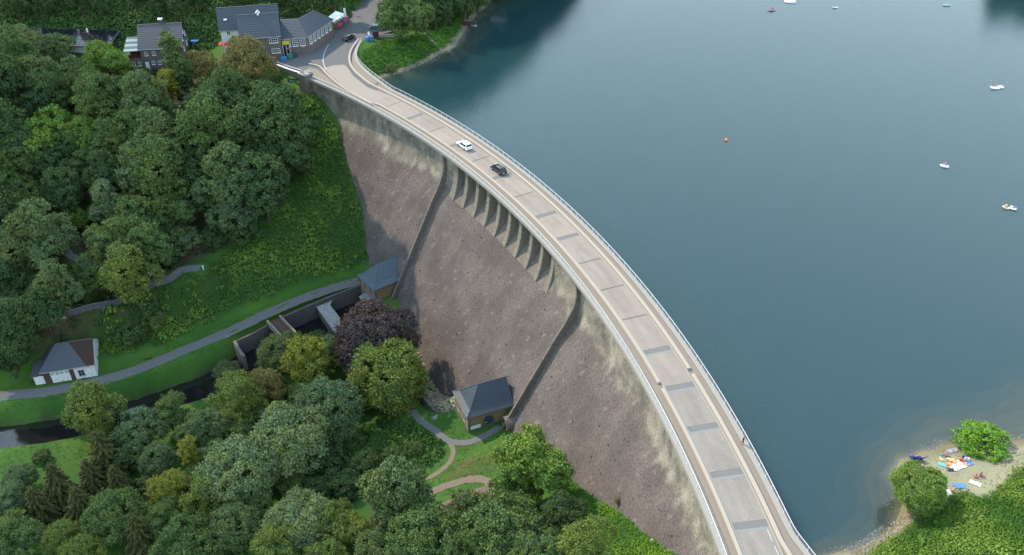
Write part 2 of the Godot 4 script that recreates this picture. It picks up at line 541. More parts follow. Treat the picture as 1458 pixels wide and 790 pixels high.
func shape_ground(x: float, z: float, h0: float) -> float:
	var h := h0
	var p := Vector3(x, 0, z)
	var q := pol(p)
	for called in ["valley", "house_path", "descent", "zigzag", "forest_path", "upper_path"]:
		var d := seg_near(line(called), x, z)
		var hw := 1.6 if called in ["valley", "forest_path"] else 0.9
		if d.x < hw + 4.0: h = lerpf(d.y - 0.05, h, smoothstep(hw + 0.7, hw + 4.0, d.x))
	var st := seg_near(line("stream"), x, z)
	if st.x < 8.0: h = minf(h, lerpf(st.y - 0.9, h, smoothstep(2.2, 5.6, st.x)))
	# channel beside the valley path
	var cd := Geometry2D.is_point_in_polygon(Vector2(x, z), channel_poly())
	if cd: h = minf(h, -41.4)
	var px := proj(Vector3(x, 0, z))
	if z < -200.0 and Geometry2D.is_point_in_polygon(px, plaza_px): h = minf(h, -0.12)
	if q.y > -56 and q.y < -44 and q.x > 240 and z < -200.0 and Geometry2D.is_point_in_polygon(px + Vector2(0, 4), plaza_px): h = minf(h, -0.12)
	if q.y > -49.6 and q.y < -3.0:
		if q.x > 238.5 and q.x < 251.4: h = minf(h, -1.6)
		if q.y > -47.0 and q.y < -9.0 and q.x >= 251.0 and q.x < 256: h = minf(h, -6.5)
	return h
var _chan := PackedVector2Array()
func channel_poly() -> PackedVector2Array:
	if _chan.is_empty():
		for c in [[334, 484, -35.5], [380, 461, -35.5], [430, 437, -35.5], [480, 416, -35.5], [513, 405, -35.5], [528, 430, -40], [525, 450, -40], [480, 470, -40], [430, 490, -40], [370, 520, -40], [338, 520, -40]]:
			var w := pix(c[0], c[1], c[2])
			_chan.append(Vector2(w.x, w.z))
	return _chan

const FOREST := [[0, 40], [60, 50], [180, 100], [300, 100], [400, 110], [435, 150], [440, 230], [410, 270], [360, 300], [330, 350], [270, 370], [200, 420], [150, 470], [40, 500], [0, 530]]
const SLOPE := [[425, 128], [452, 140], [490, 200], [515, 290], [527, 365], [500, 380], [440, 395], [380, 420], [310, 450], [240, 485], [170, 505], [140, 500], [150, 440], [240, 395], [300, 380], [350, 330], [420, 260], [440, 220]]
const HILL := [[-40, -40], [330, -40], [320, 12], [308, 40], [315, 60], [272, 90], [262, 30], [200, 33], [180, 68], [155, 78], [100, 58], [60, 45], [-40, 45]]
const HILL_B := [[300, -40], [534, -40], [512, 5], [496, 24], [478, 34], [455, 60], [400, 70], [300, 60]]
const SPIT := [[512, 96], [520, 72], [545, 58], [640, 40], [662, 33], [664, 44], [650, 62], [620, 80], [580, 98], [552, 108], [535, 108]]
const SPIT_B := [[560, 45], [600, 10], [640, 0], [690, 0], [668, 30], [640, 38]]
const BANK := [[1225, 800], [1290, 752], [1310, 735], [1347, 708], [1368, 699], [1402, 708], [1426, 690], [1456, 666], [1520, 660], [1520, 830], [1225, 830]]
const DAMFOOT := [[790, 668], [815, 680], [842, 712], [900, 742], [960, 792], [950, 830], [800, 830], [790, 700]]
const SHRUBS := [[470, 620], [520, 600], [590, 604], [632, 630], [626, 655], [590, 682], [520, 700], [470, 690]]
const HEATH := [[625, 672], [690, 645], [720, 648], [700, 668], [640, 688]]
const LAWN_FAR := [[-20, 665], [90, 630], [80, 640], [60, 680], [-20, 690]]
const BEACH := [[1275, 660], [1310, 630], [1365, 620], [1470, 618], [1470, 664], [1430, 692], [1402, 712], [1368, 702], [1347, 712], [1310, 738], [1290, 748], [1220, 795], [1170, 800], [1170, 780], [1255, 765], [1280, 740], [1258, 722], [1270, 690]]
var _poly := {}
func inside(px: Vector2, poly: Array) -> bool:
	if not _poly.has(poly):
		var a := PackedVector2Array()
		for q in poly: a.append(Vector2(q[0], q[1]))
		_poly[poly] = a
	return Geometry2D.is_point_in_polygon(px, _poly[poly])
func ground_color(p: Vector3, n: float, n2: float) -> Color:
	var lawn := Color(0.046, 0.125, 0.024)
	var px := proj(p)
	var c := lawn.lerp(Color(0.085, 0.165, 0.03), clampf(0.5 + n + n2 * 0.6, 0, 1))
	if p.y < LAKE_Y + 0.35 and pol(p).x > 249.0:   # lake bed and stony shore
		if p.y < LAKE_Y - 0.12: return Color(0.105, 0.082, 0.046).lerp(Color(0.15, 0.12, 0.07), clampf(0.5 + n2, 0, 1))   # brown silt and weed
		return Color(0.25, 0.185, 0.115).lerp(Color(0.33, 0.27, 0.19), clampf(0.5 + n2, 0, 1))
	if inside(px, BEACH) and pol(p).x > 250.0: return Color(0.40, 0.35, 0.285).lerp(Color(0.32, 0.285, 0.235), clampf(0.5 + n2 * 1.4, 0, 1))
	if inside(px, FOREST) and p.z < -140: return Color(0.095, 0.070, 0.045).lerp(Color(0.06, 0.075, 0.03), clampf(0.5 + n * 2.0, 0, 1))
	if inside(px, HEATH): return Color(0.115, 0.105, 0.045).lerp(Color(0.06, 0.13, 0.03), clampf(0.5 + n2 * 2.0, 0, 1))
	if inside(px, SLOPE) or inside(px, HILL) or inside(px, SPIT) or inside(px, BANK) or inside(px, DAMFOOT): return Color(0.03, 0.085, 0.018).lerp(Color(0.05, 0.09, 0.022), clampf(0.5 + n2, 0, 1))
	var st := seg_near(line("stream"), p.x, p.z)
	if st.x < 3.2: return Color(0.06, 0.05, 0.035)
	return c
func ribbon(pts: PackedVector3Array, width: float, up: float, step := 1.0, wob := 0.0) -> MB:
	var cv := Curve3D.new()
	for i in pts.size():
		var t := (pts[mini(i + 1, pts.size() - 1)] - pts[maxi(i - 1, 0)]) / 6.0
		cv.add_point(pts[i], -t, t)
	var nz := FastNoiseLite.new()
	nz.frequency = 0.2
	var b := MB.new()
	var total := cv.get_baked_length()
	var m := int(total / step) + 1
	var nw := 4
	for i in m + 1:
		var s := total * i / m
		var p := cv.sample_baked(s)
		var q := cv.sample_baked(minf(s + 0.3, total)) - cv.sample_baked(maxf(s - 0.3, 0))
		var side := Vector3(-q.z, 0, q.x).normalized()
		for k in nw + 1:
			var f := float(k) / nw - 0.5
			var ww := width
			if k == 0: ww += nz.get_noise_1d(s * 3.0) * wob
			if k == nw: ww += nz.get_noise_1d(s * 3.0 + 500.0) * wob
			var e := p + side * ww * f
			b.v.append(Vector3(e.x, maxf(ground(e.x, e.z), p.y - 0.3) + up, e.z))
			b.c.append(Color.WHITE)
	for i in m:
		for k in nw:
			var a := i * (nw + 1) + k
			for t in [a, a + 1, a + nw + 1, a + 1, a + nw + 2, a + nw + 1]: b.ix.append(t)
	smooth(b)
	if b.n[0].y < 0:
		for i in range(0, b.ix.size(), 3):
			var t := b.ix[i + 1]
			b.ix[i + 1] = b.ix[i + 2]
			b.ix[i + 2] = t
		smooth(b)
	return b
func build_paths() -> void:
	meta(struct("valley_path", ribbon(line("valley"), 3.0, 0.06, 0.8, 0.5), M.path), "grey gravel path along the valley to the valve house")
	meta(struct("house_path", ribbon(line("house_path"), 1.5, 0.06, 0.7, 0.3), M.path), "grey footpath curving past the lower valve house")
	meta(struct("descent_path", ribbon(line("descent"), 1.0, 0.055, 0.7, 0.4), M.dirt_path), "narrow dirt footpath bending down the lawn")
	meta(struct("zigzag_path", ribbon(line("zigzag"), 1.6, 0.06, 0.7, 0.6), M.dirt_path), "brown dirt path making a hairpin bend")
	meta(struct("forest_path", ribbon(line("forest_path"), 2.6, 0.07, 0.8, 0.6), M.path), "grey forest track below the trees")
	meta(struct("upper_forest_path", ribbon(line("upper_path"), 2.0, 0.07, 0.8, 0.6), M.path), "forest track bending uphill between trees")
func murk(y: float, swing: float, sd: int) -> MB:   # one uneven sheet of the cloudy water below the surface
	var f := FastNoiseLite.new()
	f.frequency = 0.08
	f.fractal_octaves = 4
	f.seed = 40 + sd
	var b := MB.new()
	var st := 3.0
	var nx := 116
	var nz := 146
	for j in nz + 1:
		for i in nx + 1:
			var x := -60.0 + i * st
			var z := -478.0 + j * st
			b.v.append(Vector3(x, minf(y + f.get_noise_2d(x, z) * swing * 1.6, LAKE_Y - 0.06), z))
	for j in nz:
		for i in nx:
			var k := j * (nx + 1) + i
			if pol(b.v[k]).x < 246.0 or b.v[k].x < -44.0: continue
			for t in [k, k + 1, k + nx + 1, k + 1, k + nx + 2, k + nx + 1]: b.ix.append(t)
	return b
func build_water() -> void:
	var poly := PackedVector2Array()
	for i in range(0, 47):
		var p := arc(250.2, -49.0 + i)
		poly.append(Vector2(p.x, p.z))
	for q in [[60, -40], [288, -40], [288, -478], [-60, -478], [-60, -300], [-46, -262]]: poly.append(Vector2(q[0], q[1]))
	var ids := Geometry2D.triangulate_polygon(poly)
	var sheet := func(y: float) -> MB:
		var b := MB.new()
		for i in range(0, ids.size(), 3):
			var a := Vector3(poly[ids[i]].x, y, poly[ids[i]].y)
			var c := Vector3(poly[ids[i + 1]].x, y, poly[ids[i + 1]].y)
			var d := Vector3(poly[ids[i + 2]].x, y, poly[ids[i + 2]].y)
			if (c - a).cross(d - a).y > 0: b.tri(a, c, d)
			else: b.tri(a, d, c)
		return b
	var w := mat("water", lin(0.022, 0.070, 0.080, 0.28), 0.05)
	w.transparency = BaseMaterial3D.TRANSPARENCY_ALPHA
	w.metallic_specular = 0.5
	w.normal_enabled = true
	w.normal_texture = T.wave
	w.normal_scale = 0.12
	w.uv1_triplanar = true
	w.uv1_world_triplanar = true
	w.uv1_scale = Vector3.ONE * 0.055
	var lake: Node = meta(struct("lake_water", sheet.call(LAKE_Y), w), "blue green reservoir water with fine ripples")
	var k := 0
	for q in [[0.3, 0.12], [0.7, 0.17], [1.2, 0.25], [1.8, 0.35], [2.6, 0.45], [3.6, 1.0]]:
		var m := mat("water_depth_%d" % k, lin(0.022, 0.070, 0.080, q[1]), 0.9)
		if q[1] < 1.0: m.transparency = BaseMaterial3D.TRANSPARENCY_ALPHA
		m.specular_mode = BaseMaterial3D.SPECULAR_DISABLED
		part("murky_layer", murk(LAKE_Y - q[0], 0.12 + 0.36 * q[0], k), m, lake)
		k += 1
	var s := mat("stream_water", lin(0.010, 0.010, 0.010), 0.04)
	s.metallic_specular = 0.85
	s.normal_enabled = true
	s.normal_texture = T.wave
	s.normal_scale = 0.05
	s.uv1_triplanar = true
	s.uv1_world_triplanar = true
	s.uv1_scale = Vector3.ONE * 0.15
	var b := MB.new()
	var st := line("stream")
	var sec := PackedVector2Array([Vector2(-6.5, 0), Vector2(6.5, 0)])
	var rings := []
	for i in st.size():
		var t := (st[mini(i + 1, st.size() - 1)] - st[maxi(i - 1, 0)]).normalized()
		var side := Vector3(-t.z, 0, t.x)
		rings.append([Vector3(st[i].x, -40.0, st[i].z) - side * 6.0, Vector3(st[i].x, -40.0, st[i].z) + side * 6.0])
	for i in range(st.size() - 1): b.quad(rings[i][0], rings[i][1], rings[i + 1][1], rings[i + 1][0])
	meta(struct("stream_water", b, s), "still dark stream in the valley reflecting the sky")

# A broken bank of cloud stands between the sun and the valley; its shade lies left of the spillway.
func build_cloud() -> void:
	rng.seed = 808
	var m := mat("cloud", lin(0.8, 0.8, 0.82, 0.085), 1.0)
	m.transparency = BaseMaterial3D.TRANSPARENCY_ALPHA
	m.specular_mode = BaseMaterial3D.SPECULAR_DISABLED
	var up := 380.0
	var s := SphereMesh.new()
	s.radial_segments = 14
	s.rings = 7
	var arr := s.get_mesh_arrays()
	var vs: PackedVector3Array = arr[Mesh.ARRAY_VERTEX]
	var ids: PackedInt32Array = arr[Mesh.ARRAY_INDEX]
	var f := FastNoiseLite.new()
	f.frequency = 0.9
	var b := MB.new()
	var shade := PackedVector2Array()
	for q in [[-58, -300], [-52, -262], [-56, -240], [-58, -222], [-46, -205], [-36, -190], [-24, -168], [-17, -148], [-12, -132], [-14, -116], [-20, -100], [-30, -60], [-240, -60], [-240, -340], [-70, -340]]: shade.append(Vector2(q[0], q[1]))
	var n := 0
	while n < 80:
		var p := Vector2(rng.randf_range(-240, -10), rng.randf_range(-340, -60))
		var r := rng.randf_range(14, 34)
		if not Geometry2D.is_point_in_polygon(p + Vector2(r * 0.75, r * 0.2), shade): continue
		n += 1
		var c := Vector3(p.x, -25, p.y) + SUN * ((up + 25.0 + rng.randf_range(-12, 12)) / SUN.y)
		for i in range(0, ids.size(), 3):
			var t := []
			for k in 3:
				var v := vs[ids[i + k]] * 2.0
				t.append(c + v * r * (1.0 + 0.35 * f.get_noise_3dv(v * 1.3 + Vector3(n, 0, 0))) * Vector3(1, 0.5, 1))
			b.tri(t[0], t[2], t[1])
	meta(struct("cloud", b, m), "loose white cloud drifting above the valley")

# ---------------------------------------------------------------- the dam
const BAY0 := -34.98
const BAYD := 1.1315
const BAYN := 9
var dam: Node3D
func arc_line(r: float, a: float, b: float, y: float, step := 0.4) -> PackedVector3Array:
	var out := PackedVector3Array()
	var m := maxi(1, int(absf(b - a) / step))
	for i in m + 1: out.append(arc(r, lerpf(a, b, float(i) / m), y))
	return out
func rect(x0: float, x1: float, y0: float, y1: float, c := 0.04) -> PackedVector2Array:   # chamfered at the top
	return PackedVector2Array([Vector2(x0, y0), Vector2(x1, y0), Vector2(x1, y1 - c), Vector2(x1 - c, y1), Vector2(x0 + c, y1), Vector2(x0, y1 - c)])
func face_color(th: float, y: float, nz: FastNoiseLite, nf: FastNoiseLite) -> Color:
	var s := deg_to_rad(th) * 240.0
	var a := nz.get_noise_2d(s, y)
	var f := nf.get_noise_2d(s, y)
	var stone := Color(0.130, 0.107, 0.100).lerp(Color(0.178, 0.149, 0.137), clampf(0.5 + a * 1.2 + f * 0.5, 0, 1))
	var left := smoothstep(-36.0, -40.0, th)
	# the upper wall: lime washed, ochre and grey weathering, with an uneven lower edge
	var edge := -8.0 - 1.6 * left + nz.get_noise_2d(s * 1.6, 40.0) * 1.6 + f * 1.0
	var ochre := Color(0.42, 0.372, 0.285).lerp(Color(0.30, 0.265, 0.21), clampf(0.5 + a * 0.4 + f, 0, 1))
	var grey := Color(0.26, 0.245, 0.21).lerp(Color(0.18, 0.17, 0.145), clampf(0.45 + a * 1.7 + f, 0, 1))
	var up := ochre.lerp(grey, clampf(0.42 + a * 0.35 + f * 0.6 + nf.get_noise_2d(s * 3.1, y * 2.2) * 0.8, 0, 1))   # grey crust in patches over the ochre stone
	var c := stone.lerp(up, smoothstep(edge - 1.3, edge + 1.0, y))
	var seep := nz.get_noise_2d(s * 0.7 + 300.0, y * 0.25)
	c = c.lerp(Color(0.085, 0.074, 0.068), smoothstep(0.22, 0.5, seep) * 0.3)
	var moss := nz.get_noise_2d(s * 0.9 - 500.0, y * 0.9)
	c = c.lerp(Color(0.115, 0.105, 0.07), smoothstep(0.3, 0.5, moss) * 0.25)
	# lime runs
	var run := nf.get_noise_2d(s * 1.1, 200.0 + y * 0.05) + 0.5 * nf.get_noise_2d(s * 3.3, y * 0.5)
	var w := smoothstep(0.30, 0.5, run) * smoothstep(-10.5, -8.0, y) * smoothstep(-0.8, -2.0, y + a * 1.2)
	c = c.lerp(Color(0.56, 0.53, 0.47), w * 0.35)
	# pale wet streaks between the stones
	if nf.get_noise_2d(s * 6.0, y * 2.0 + 90.0) > 0.52: c = c.lerp(Color(0.33, 0.30, 0.265), 0.4)
	return c
func build_dam() -> void:
	dam = thing("dam", "curved masonry gravity dam with spillway piers and railed crest", "dam")
	var nz := FastNoiseLite.new()
	nz.frequency = 0.09
	nz.seed = 21
	nz.fractal_octaves = 4
	var nf := FastNoiseLite.new()
	nf.frequency = 0.22
	nf.seed = 33
	nf.fractal_octaves = 3
	var ys := [-0.75]
	while ys[-1] > -46.0: ys.append(ys[-1] - 0.62)
	var b := MB.new()
	var th0 := -50.0
	var th1 := -2.5
	var m := 300
	var cols := ys.size()
	var bay1 := BAY0 + BAYD * BAYN
	for i in m + 1:
		var th := lerpf(th0, th1, float(i) / m)
		var slope := 0.0
		for j in cols:
			var y: float = ys[j]
			if j > 0: slope += Vector2(face_r(y) - face_r(ys[j - 1]), y - ys[j - 1]).length()
			b.v.append(arc(face_r(y) + nf.get_noise_2d(th * 20.0, y * 6.0) * 0.05, th, y))
			b.c.append(face_color(th, y, nz, nf))
			b.uv.append(Vector2(deg_to_rad(th) * 240.0, slope))
	for i in m:
		var thc := lerpf(th0, th1, (i + 0.5) / m)
		for j in cols - 1:
			if thc > BAY0 and thc < bay1 and ys[j] > -9.8: continue
			var k := i * cols + j
			for t in [k, k + cols, k + 1, k + 1, k + cols, k + cols + 1]: b.ix.append(t)
	smooth(b)
	var down := Vector3(-1, 0, 0.5)
	if b.n[cols * 10 + 5].dot(down) < 0:
		for i in range(0, b.ix.size(), 3):
			var t := b.ix[i + 1]
			b.ix[i + 1] = b.ix[i + 2]
			b.ix[i + 2] = t
		smooth(b)
	part("downstream_face", b, M.dam_face, dam)
	# upstream face and the core below the roadway
	var u := MB.new()
	u.sweep(arc_line(250.9, -50.0, -2.5, 0.0), PackedVector2Array([Vector2(0, -42), Vector2(0.2, -42), Vector2(0.2, -0.75), Vector2(0, -0.75)]))
	part("upstream_face", u, M.dam_stone, dam)
	# ogee floors of the bays
	var og := [[249.5, -5.0], [247.0, -4.7], [245.5, -4.8], [244.2, -5.4], [243.0, -6.3], [242.0, -7.4], [241.1, -8.6], [240.3, -9.6], [239.2, -10.8]]
	for k in BAYN:
		var s := MB.new()
		var a0 := BAY0 + BAYD * k
		for g in range(og.size() - 1):
			for q in 3:
				var ta := a0 + BAYD * q / 3.0
				var tb := a0 + BAYD * (q + 1) / 3.0
				s.quad(arc(og[g + 1][0], ta, og[g + 1][1]), arc(og[g][0], ta, og[g][1]), arc(og[g][0], tb, og[g][1]), arc(og[g + 1][0], tb, og[g + 1][1]))
		part("spillway_bay", s, M.dam_stone, dam)
	# piers between the bays; the two outer ones are thicker
	for k in BAYN + 1:
		var th := BAY0 + BAYD * k
		var half := 0.6
		var outline := [[249.4, -0.76], [241.2, -0.76], [241.25, -3.0], [241.05, -5.0], [240.65, -7.0], [240.2, -8.6], [239.55, -10.2], [242.0, -10.2], [249.4, -10.2]]
		var o := PackedVector3Array()
		var tn := Vector3(-sin(deg_to_rad(th)), 0, cos(deg_to_rad(th)))
		if k == 0: half = 0.9
		for q in outline: o.append(arc(q[0], th, q[1]) - tn * half)
		var pb := MB.new()
		# a pier is cut into convex slices from front to back
		for q in range(1, 6):
			pb.prism(PackedVector3Array([o[q], o[q + 1], Vector3(o[0].x, o[q + 1].y, o[0].z), Vector3(o[0].x, o[q].y, o[0].z)]), tn * half * 2)
		part("pier", pb, M.pier_stone, dam)
	# two guide walls running down the face
	for th in [-36.0, -21.95]:
		var rb := MB.new()
		var tn := Vector3(-sin(deg_to_rad(th)), 0, cos(deg_to_rad(th)))
		var y := -0.76
		while y > -44.0:
			var y2 := y - (0.5 if y > -12 else 2.0)
			var a := arc(rib_r(y), th, y) - tn * 0.22
			var c := arc(rib_r(y2), th, y2) - tn * 0.22
			var a2 := arc(face_r(y) + 1.5, th, y) - tn * 0.22
			var c2 := arc(face_r(y2) + 1.5, th, y2) - tn * 0.22
			rb.quad(a, c, c + tn * 0.44, a + tn * 0.44)
			rb.quad(a + tn * 0.44, c + tn * 0.44, c2 + tn * 0.44, a2 + tn * 0.44)
			rb.quad(a2, c2, c, a)
			y = y2
		part("guide_wall", rb, M.dam_stone, dam)
	# weep holes: stubs in staggered rows, shade inside each put into its dark colour
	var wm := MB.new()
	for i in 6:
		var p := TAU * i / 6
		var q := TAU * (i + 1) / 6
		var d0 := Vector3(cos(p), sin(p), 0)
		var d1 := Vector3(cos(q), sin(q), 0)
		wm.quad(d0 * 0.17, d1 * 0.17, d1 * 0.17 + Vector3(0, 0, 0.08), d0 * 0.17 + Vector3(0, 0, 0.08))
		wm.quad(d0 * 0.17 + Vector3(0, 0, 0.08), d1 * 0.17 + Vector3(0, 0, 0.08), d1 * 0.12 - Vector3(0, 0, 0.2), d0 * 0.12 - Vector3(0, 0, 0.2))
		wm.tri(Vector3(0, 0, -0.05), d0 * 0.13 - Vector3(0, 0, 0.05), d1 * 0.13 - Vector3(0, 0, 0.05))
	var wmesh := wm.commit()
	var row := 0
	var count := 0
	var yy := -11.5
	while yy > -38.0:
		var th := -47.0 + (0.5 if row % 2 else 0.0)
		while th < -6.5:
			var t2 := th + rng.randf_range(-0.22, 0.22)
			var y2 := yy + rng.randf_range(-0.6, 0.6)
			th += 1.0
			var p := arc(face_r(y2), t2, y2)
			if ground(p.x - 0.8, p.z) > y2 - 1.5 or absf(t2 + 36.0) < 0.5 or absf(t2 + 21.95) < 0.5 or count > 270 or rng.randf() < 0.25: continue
			var o := part("weep_hole", wmesh, M.hole_shade, dam)
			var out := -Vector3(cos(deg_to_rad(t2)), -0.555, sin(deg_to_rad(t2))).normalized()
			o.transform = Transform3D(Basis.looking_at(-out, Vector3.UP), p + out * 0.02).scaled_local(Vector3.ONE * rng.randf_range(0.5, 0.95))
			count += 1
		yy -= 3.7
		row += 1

# ---------------------------------------------------------------- the crest: roadway, walks, guard walls, railings
const JD := 2.1885
func railing(pts: PackedVector3Array, label: String, y0: float) -> void:   # pts at the foot of the posts
	var r := MB.new()
	var top := PackedVector3Array()
	for p in pts: top.append(Vector3(p.x, p.y + 0.95, p.z))
	r.sweep(top, PackedVector2Array([Vector2(-0.05, 0), Vector2(-0.02, -0.05), Vector2(0.03, -0.05), Vector2(0.06, 0), Vector2(0.03, 0.05), Vector2(-0.02, 0.05)]))
	var rail := part("railing", r, M.white_rail, dam)
	rail.set_meta("label", label)
	for h in [0.3, 0.62]:
		var w := MB.new()
		var mid := PackedVector3Array()
		for p in pts: mid.append(Vector3(p.x, p.y + h, p.z))
		w.sweep(mid, PackedVector2Array([Vector2(-0.012, -0.012), Vector2(0.012, -0.012), Vector2(0.012, 0.012), Vector2(-0.012, 0.012)]))
		part("rail_wire", w, M.steel, rail)
	var pm := MB.new()
	pm.bx(-0.025, 0.025, 0.0, 0.92, -0.025, 0.025)
	pm.bx(-0.08, 0.08, 0.0, 0.03, -0.08, 0.08)
	var post := pm.commit()
	var acc := 0.0
	for i in range(pts.size() - 1):
		var seg := pts[i + 1] - pts[i]
		var len := seg.length()
		while acc < len:
			var o := part("post", post, M.white_rail, rail)
			o.position = pts[i] + seg * (acc / len)
			o.rotation.y = -atan2(seg.z, seg.x)
			acc += 2.2
		acc -= len
func px_line(px: Array, y: float) -> PackedVector3Array:
	var out := PackedVector3Array()
	for q in px: out.append(pix(q[0], q[1], y))
	return out
func flat_poly(pts: PackedVector3Array, thick := 0.0) -> MB:
	var q := PackedVector2Array()
	for p in pts: q.append(Vector2(p.x, p.z))
	var ids := Geometry2D.triangulate_polygon(q)
	var b := MB.new()
	for i in range(0, ids.size(), 3):
		var a := pts[ids[i]]
		var c := pts[ids[i + 1]]
		var d := pts[ids[i + 2]]
		if (c - a).cross(d - a).y > 0: b.tri(a, c, d)
		else: b.tri(a, d, c)
	if thick > 0.0:
		for i in pts.size():
			var a := pts[i]
			var c := pts[(i + 1) % pts.size()]
			b.quad(a, c, c - Vector3(0, thick, 0), a - Vector3(0, thick, 0))
	return b
func smooth_line(pts: PackedVector3Array, step := 0.6) -> PackedVector3Array:
	var cv := Curve3D.new()
	for i in pts.size():
		var t := (pts[mini(i + 1, pts.size() - 1)] - pts[maxi(i - 1, 0)]) / 6.0
		cv.add_point(pts[i], -t, t)
	var out := PackedVector3Array()
	var L := cv.get_baked_length()
	var m := int(L / step) + 1
	for i in m + 1: out.append(cv.sample_baked(L * i / m))
	return out
func build_crest() -> void:
	# deck with a stone coping on both edges
	var b := MB.new()
	b.sweep(arc_line(240.5, -46.0, -2.5, 0), rect(-10.9, 0, -0.75, -0.02, 0.0))
	part("deck", b, M.walk, dam)
	b = MB.new()
	b.sweep(arc_line(240.5, -49.9, -2.5, 0), rect(-0.75, 0.12, -0.55, 0.17))
	meta(part("coping", b, M.concrete, dam), "pale coping of the downstream edge")
	var urail := px_line([[515, 57], [509, 69], [507.5, 80], [513, 90], [524, 101], [540, 113.5]], 0.3)
	var upper := PackedVector3Array()
	upper.append_array(urail)
	for p in arc_line(251.3, -44.6, -8.0, 0.3): upper.append(p)
	for q in [[251.4, -7.4], [251.9, -6.9], [252.6, -6.3], [253.8, -5.6], [255.0, -5.0]]: upper.append(arc(q[0], q[1], 0.3))
	upper = smooth_line(upper, 0.9)
	var foot := PackedVector3Array()
	for p in upper: foot.append(Vector3(p.x, 0.0, p.z))
	b = MB.new()
	b.sweep(foot, rect(-0.14, 0.72, -0.6, 0.17))   # the path runs away from the left bank, the lake lies to its left
	var cu := part("coping", b, M.concrete, dam)
	cu.set_meta("label", "pale coping of the lake side edge")
	railing(px_foot(upper, 0.17), "white railing along the lake side", 0.17)
	var lower := arc_line(240.85, -49.5, -4.0, 0.17)
	railing(lower, "white railing along the downstream edge", 0.17)
	# guard walls between road and walk; each has one gap
	var gu := smooth_line(px_line([[511, 57], [502, 69], [498, 80], [499, 92], [508, 105], [526, 120]], 0.0), 0.8)
	gu.append_array(arc_line(249.12, -44.0, -15.28, 0.0))
	var sec := rect(-0.3, 0.3, -0.02, 0.46, 0.06)
	for g in [gu, arc_line(249.12, -14.95, -7.2, 0.0)]:
		b = MB.new()
		if g == gu: b.sweep(g, sec)
		else:
			g.append(arc(249.6, -6.4, 0)); g.append(arc(250.6, -5.4, 0))
			b.sweep(g, sec)
		part("guard_wall", b, M.guard_stone, dam)
	var gd := smooth_line(px_line([[440, 92], [455, 96], [465, 106], [473, 113.5], [482, 121], [497, 131], [528, 147.5]], 0.0), 0.8)
	gd.append_array(arc_line(242.95, -43.4, -14.85, 0.0))
	for g in [gd, arc_line(242.95, -14.5, -4.0, 0.0)]:
		b = MB.new()
		b.sweep(g, rect(-0.26, 0.26, -0.02, 0.46, 0.06))
		part("guard_wall", b, M.guard_stone, dam)
	# kerb stones along the carriageway
	for g in [arc_line(248.62, -44.5, -4.0, 0.0), arc_line(243.45, -44.0, -4.0, 0.0)]:
		b = MB.new()
		b.sweep(g, rect(-0.15, 0.15, -0.02, 0.1, 0.02))
		part("kerb", b, M.concrete, dam)
	# the carriageway: slabs between transverse joints
	var road := Node3D.new()
	road.name = "crest_road"
	road.set_meta("kind", "structure")
	add_child(road)
	var wide := [-40.775, -36.4, -32.02, -27.65, -25.46, -16.7, -14.51, -12.33, -10.14, -7.95, -5.76]
	var a0 := -44.1
	var mats := [M.road, M.road, M.road_cool, M.road, M.road_cool]
	var j := -44.1
	var ends := []
	var th := -7.95 - JD * 16
	while th < -3.0:
		ends.append(th)
		th += JD
	var k := 0
	for e in ends:
		if e <= a0: continue
		var big := false
		for w in wide:
			if absf(w - e) < 0.3: big = true
		var hw := 0.14 if big else 0.035
		var sl := MB.new()
		strip(sl, 243.58, 248.49, a0, e - hw, 0.02)
		var near := smoothstep(-22.0, -12.0, e)
		var m: Material = M.road_grey if e > -14.0 else (M.road_cool if e > -23.0 else mats[k % 5])
		part("road_slab", sl, m, road)
		var pt := MB.new()
		strip(pt, 243.6, 248.47, e - hw + 0.004, e + hw - 0.004, 0.012 if big else 0.0)
		part("joint_patch", pt, M.patch if big else M.groove, road)
		if big and e > -17.5:   # a paler worn strip beside the patch
			var pl := MB.new()
			strip(pl, 243.62, 248.45, e + hw, e + hw + 0.1, 0.026)
			part("joint_patch", pl, M.joint_pale, road)
		a0 = e + hw
		k += 1
	var last := MB.new()
	strip(last, 243.58, 248.49, a0, -2.6, 0.02)
	part("road_slab", last, M.road_grey, road)
	# edge lines
	for q in [[-7.7, -7.25], [-7.05, -6.3]]:
		var ln := MB.new()
		strip(ln, 248.0, 248.12, q[0], q[1], 0.03)
		meta(struct("edge_line", ln, M.line_paint), "short white edge line on the crest road")
	# the junction at the left bank
	var pl := PackedVector3Array()
	for q in plaza_px: pl.append(pix(q.x, q.y, 0.0))
	meta(struct("junction_pavement", flat_poly(pl), M.plaza), "grey asphalt junction between dam and inn")
	var cw := px_line([[461, 97], [470, 107], [476, 112], [485, 120], [500, 130], [530, 146]], 0.012)
	for p in arc_line(243.6, -44.0, -43.9, 0.012): cw.append(p)
	for p in arc_line(248.5, -43.9, -44.2, 0.012): cw.append(p)
	for p in px_line([[523, 124], [503, 108], [494, 95], [490, 92], [475, 93]], 0.012): cw.append(p)
	meta(struct("crest_road_end", flat_poly(cw), M.road_cool), "pale concrete start of the crest road")
	var wk := px_line([[516, 59], [509, 71], [507.5, 82], [513, 92], [524, 103], [540, 116]], 0.015)
	for p in px_line([[529, 121], [511, 106], [502, 93], [501, 81], [505, 70], [512, 59]], 0.015): wk.append(p)
	meta(struct("lakeside_walk", flat_poly(wk), M.walk), "paved footway between guard wall and lake railing")
	var wd := px_line([[447, 111.5], [470, 121], [500, 137], [531, 153], [527, 149], [497, 132.5], [482, 122.5], [472, 115], [464, 107.5], [452, 99], [440, 96], [436, 101]], 0.016)
	meta(struct("downstream_walk", flat_poly(wd), M.walk), "brown footway widening at the downstream railing")
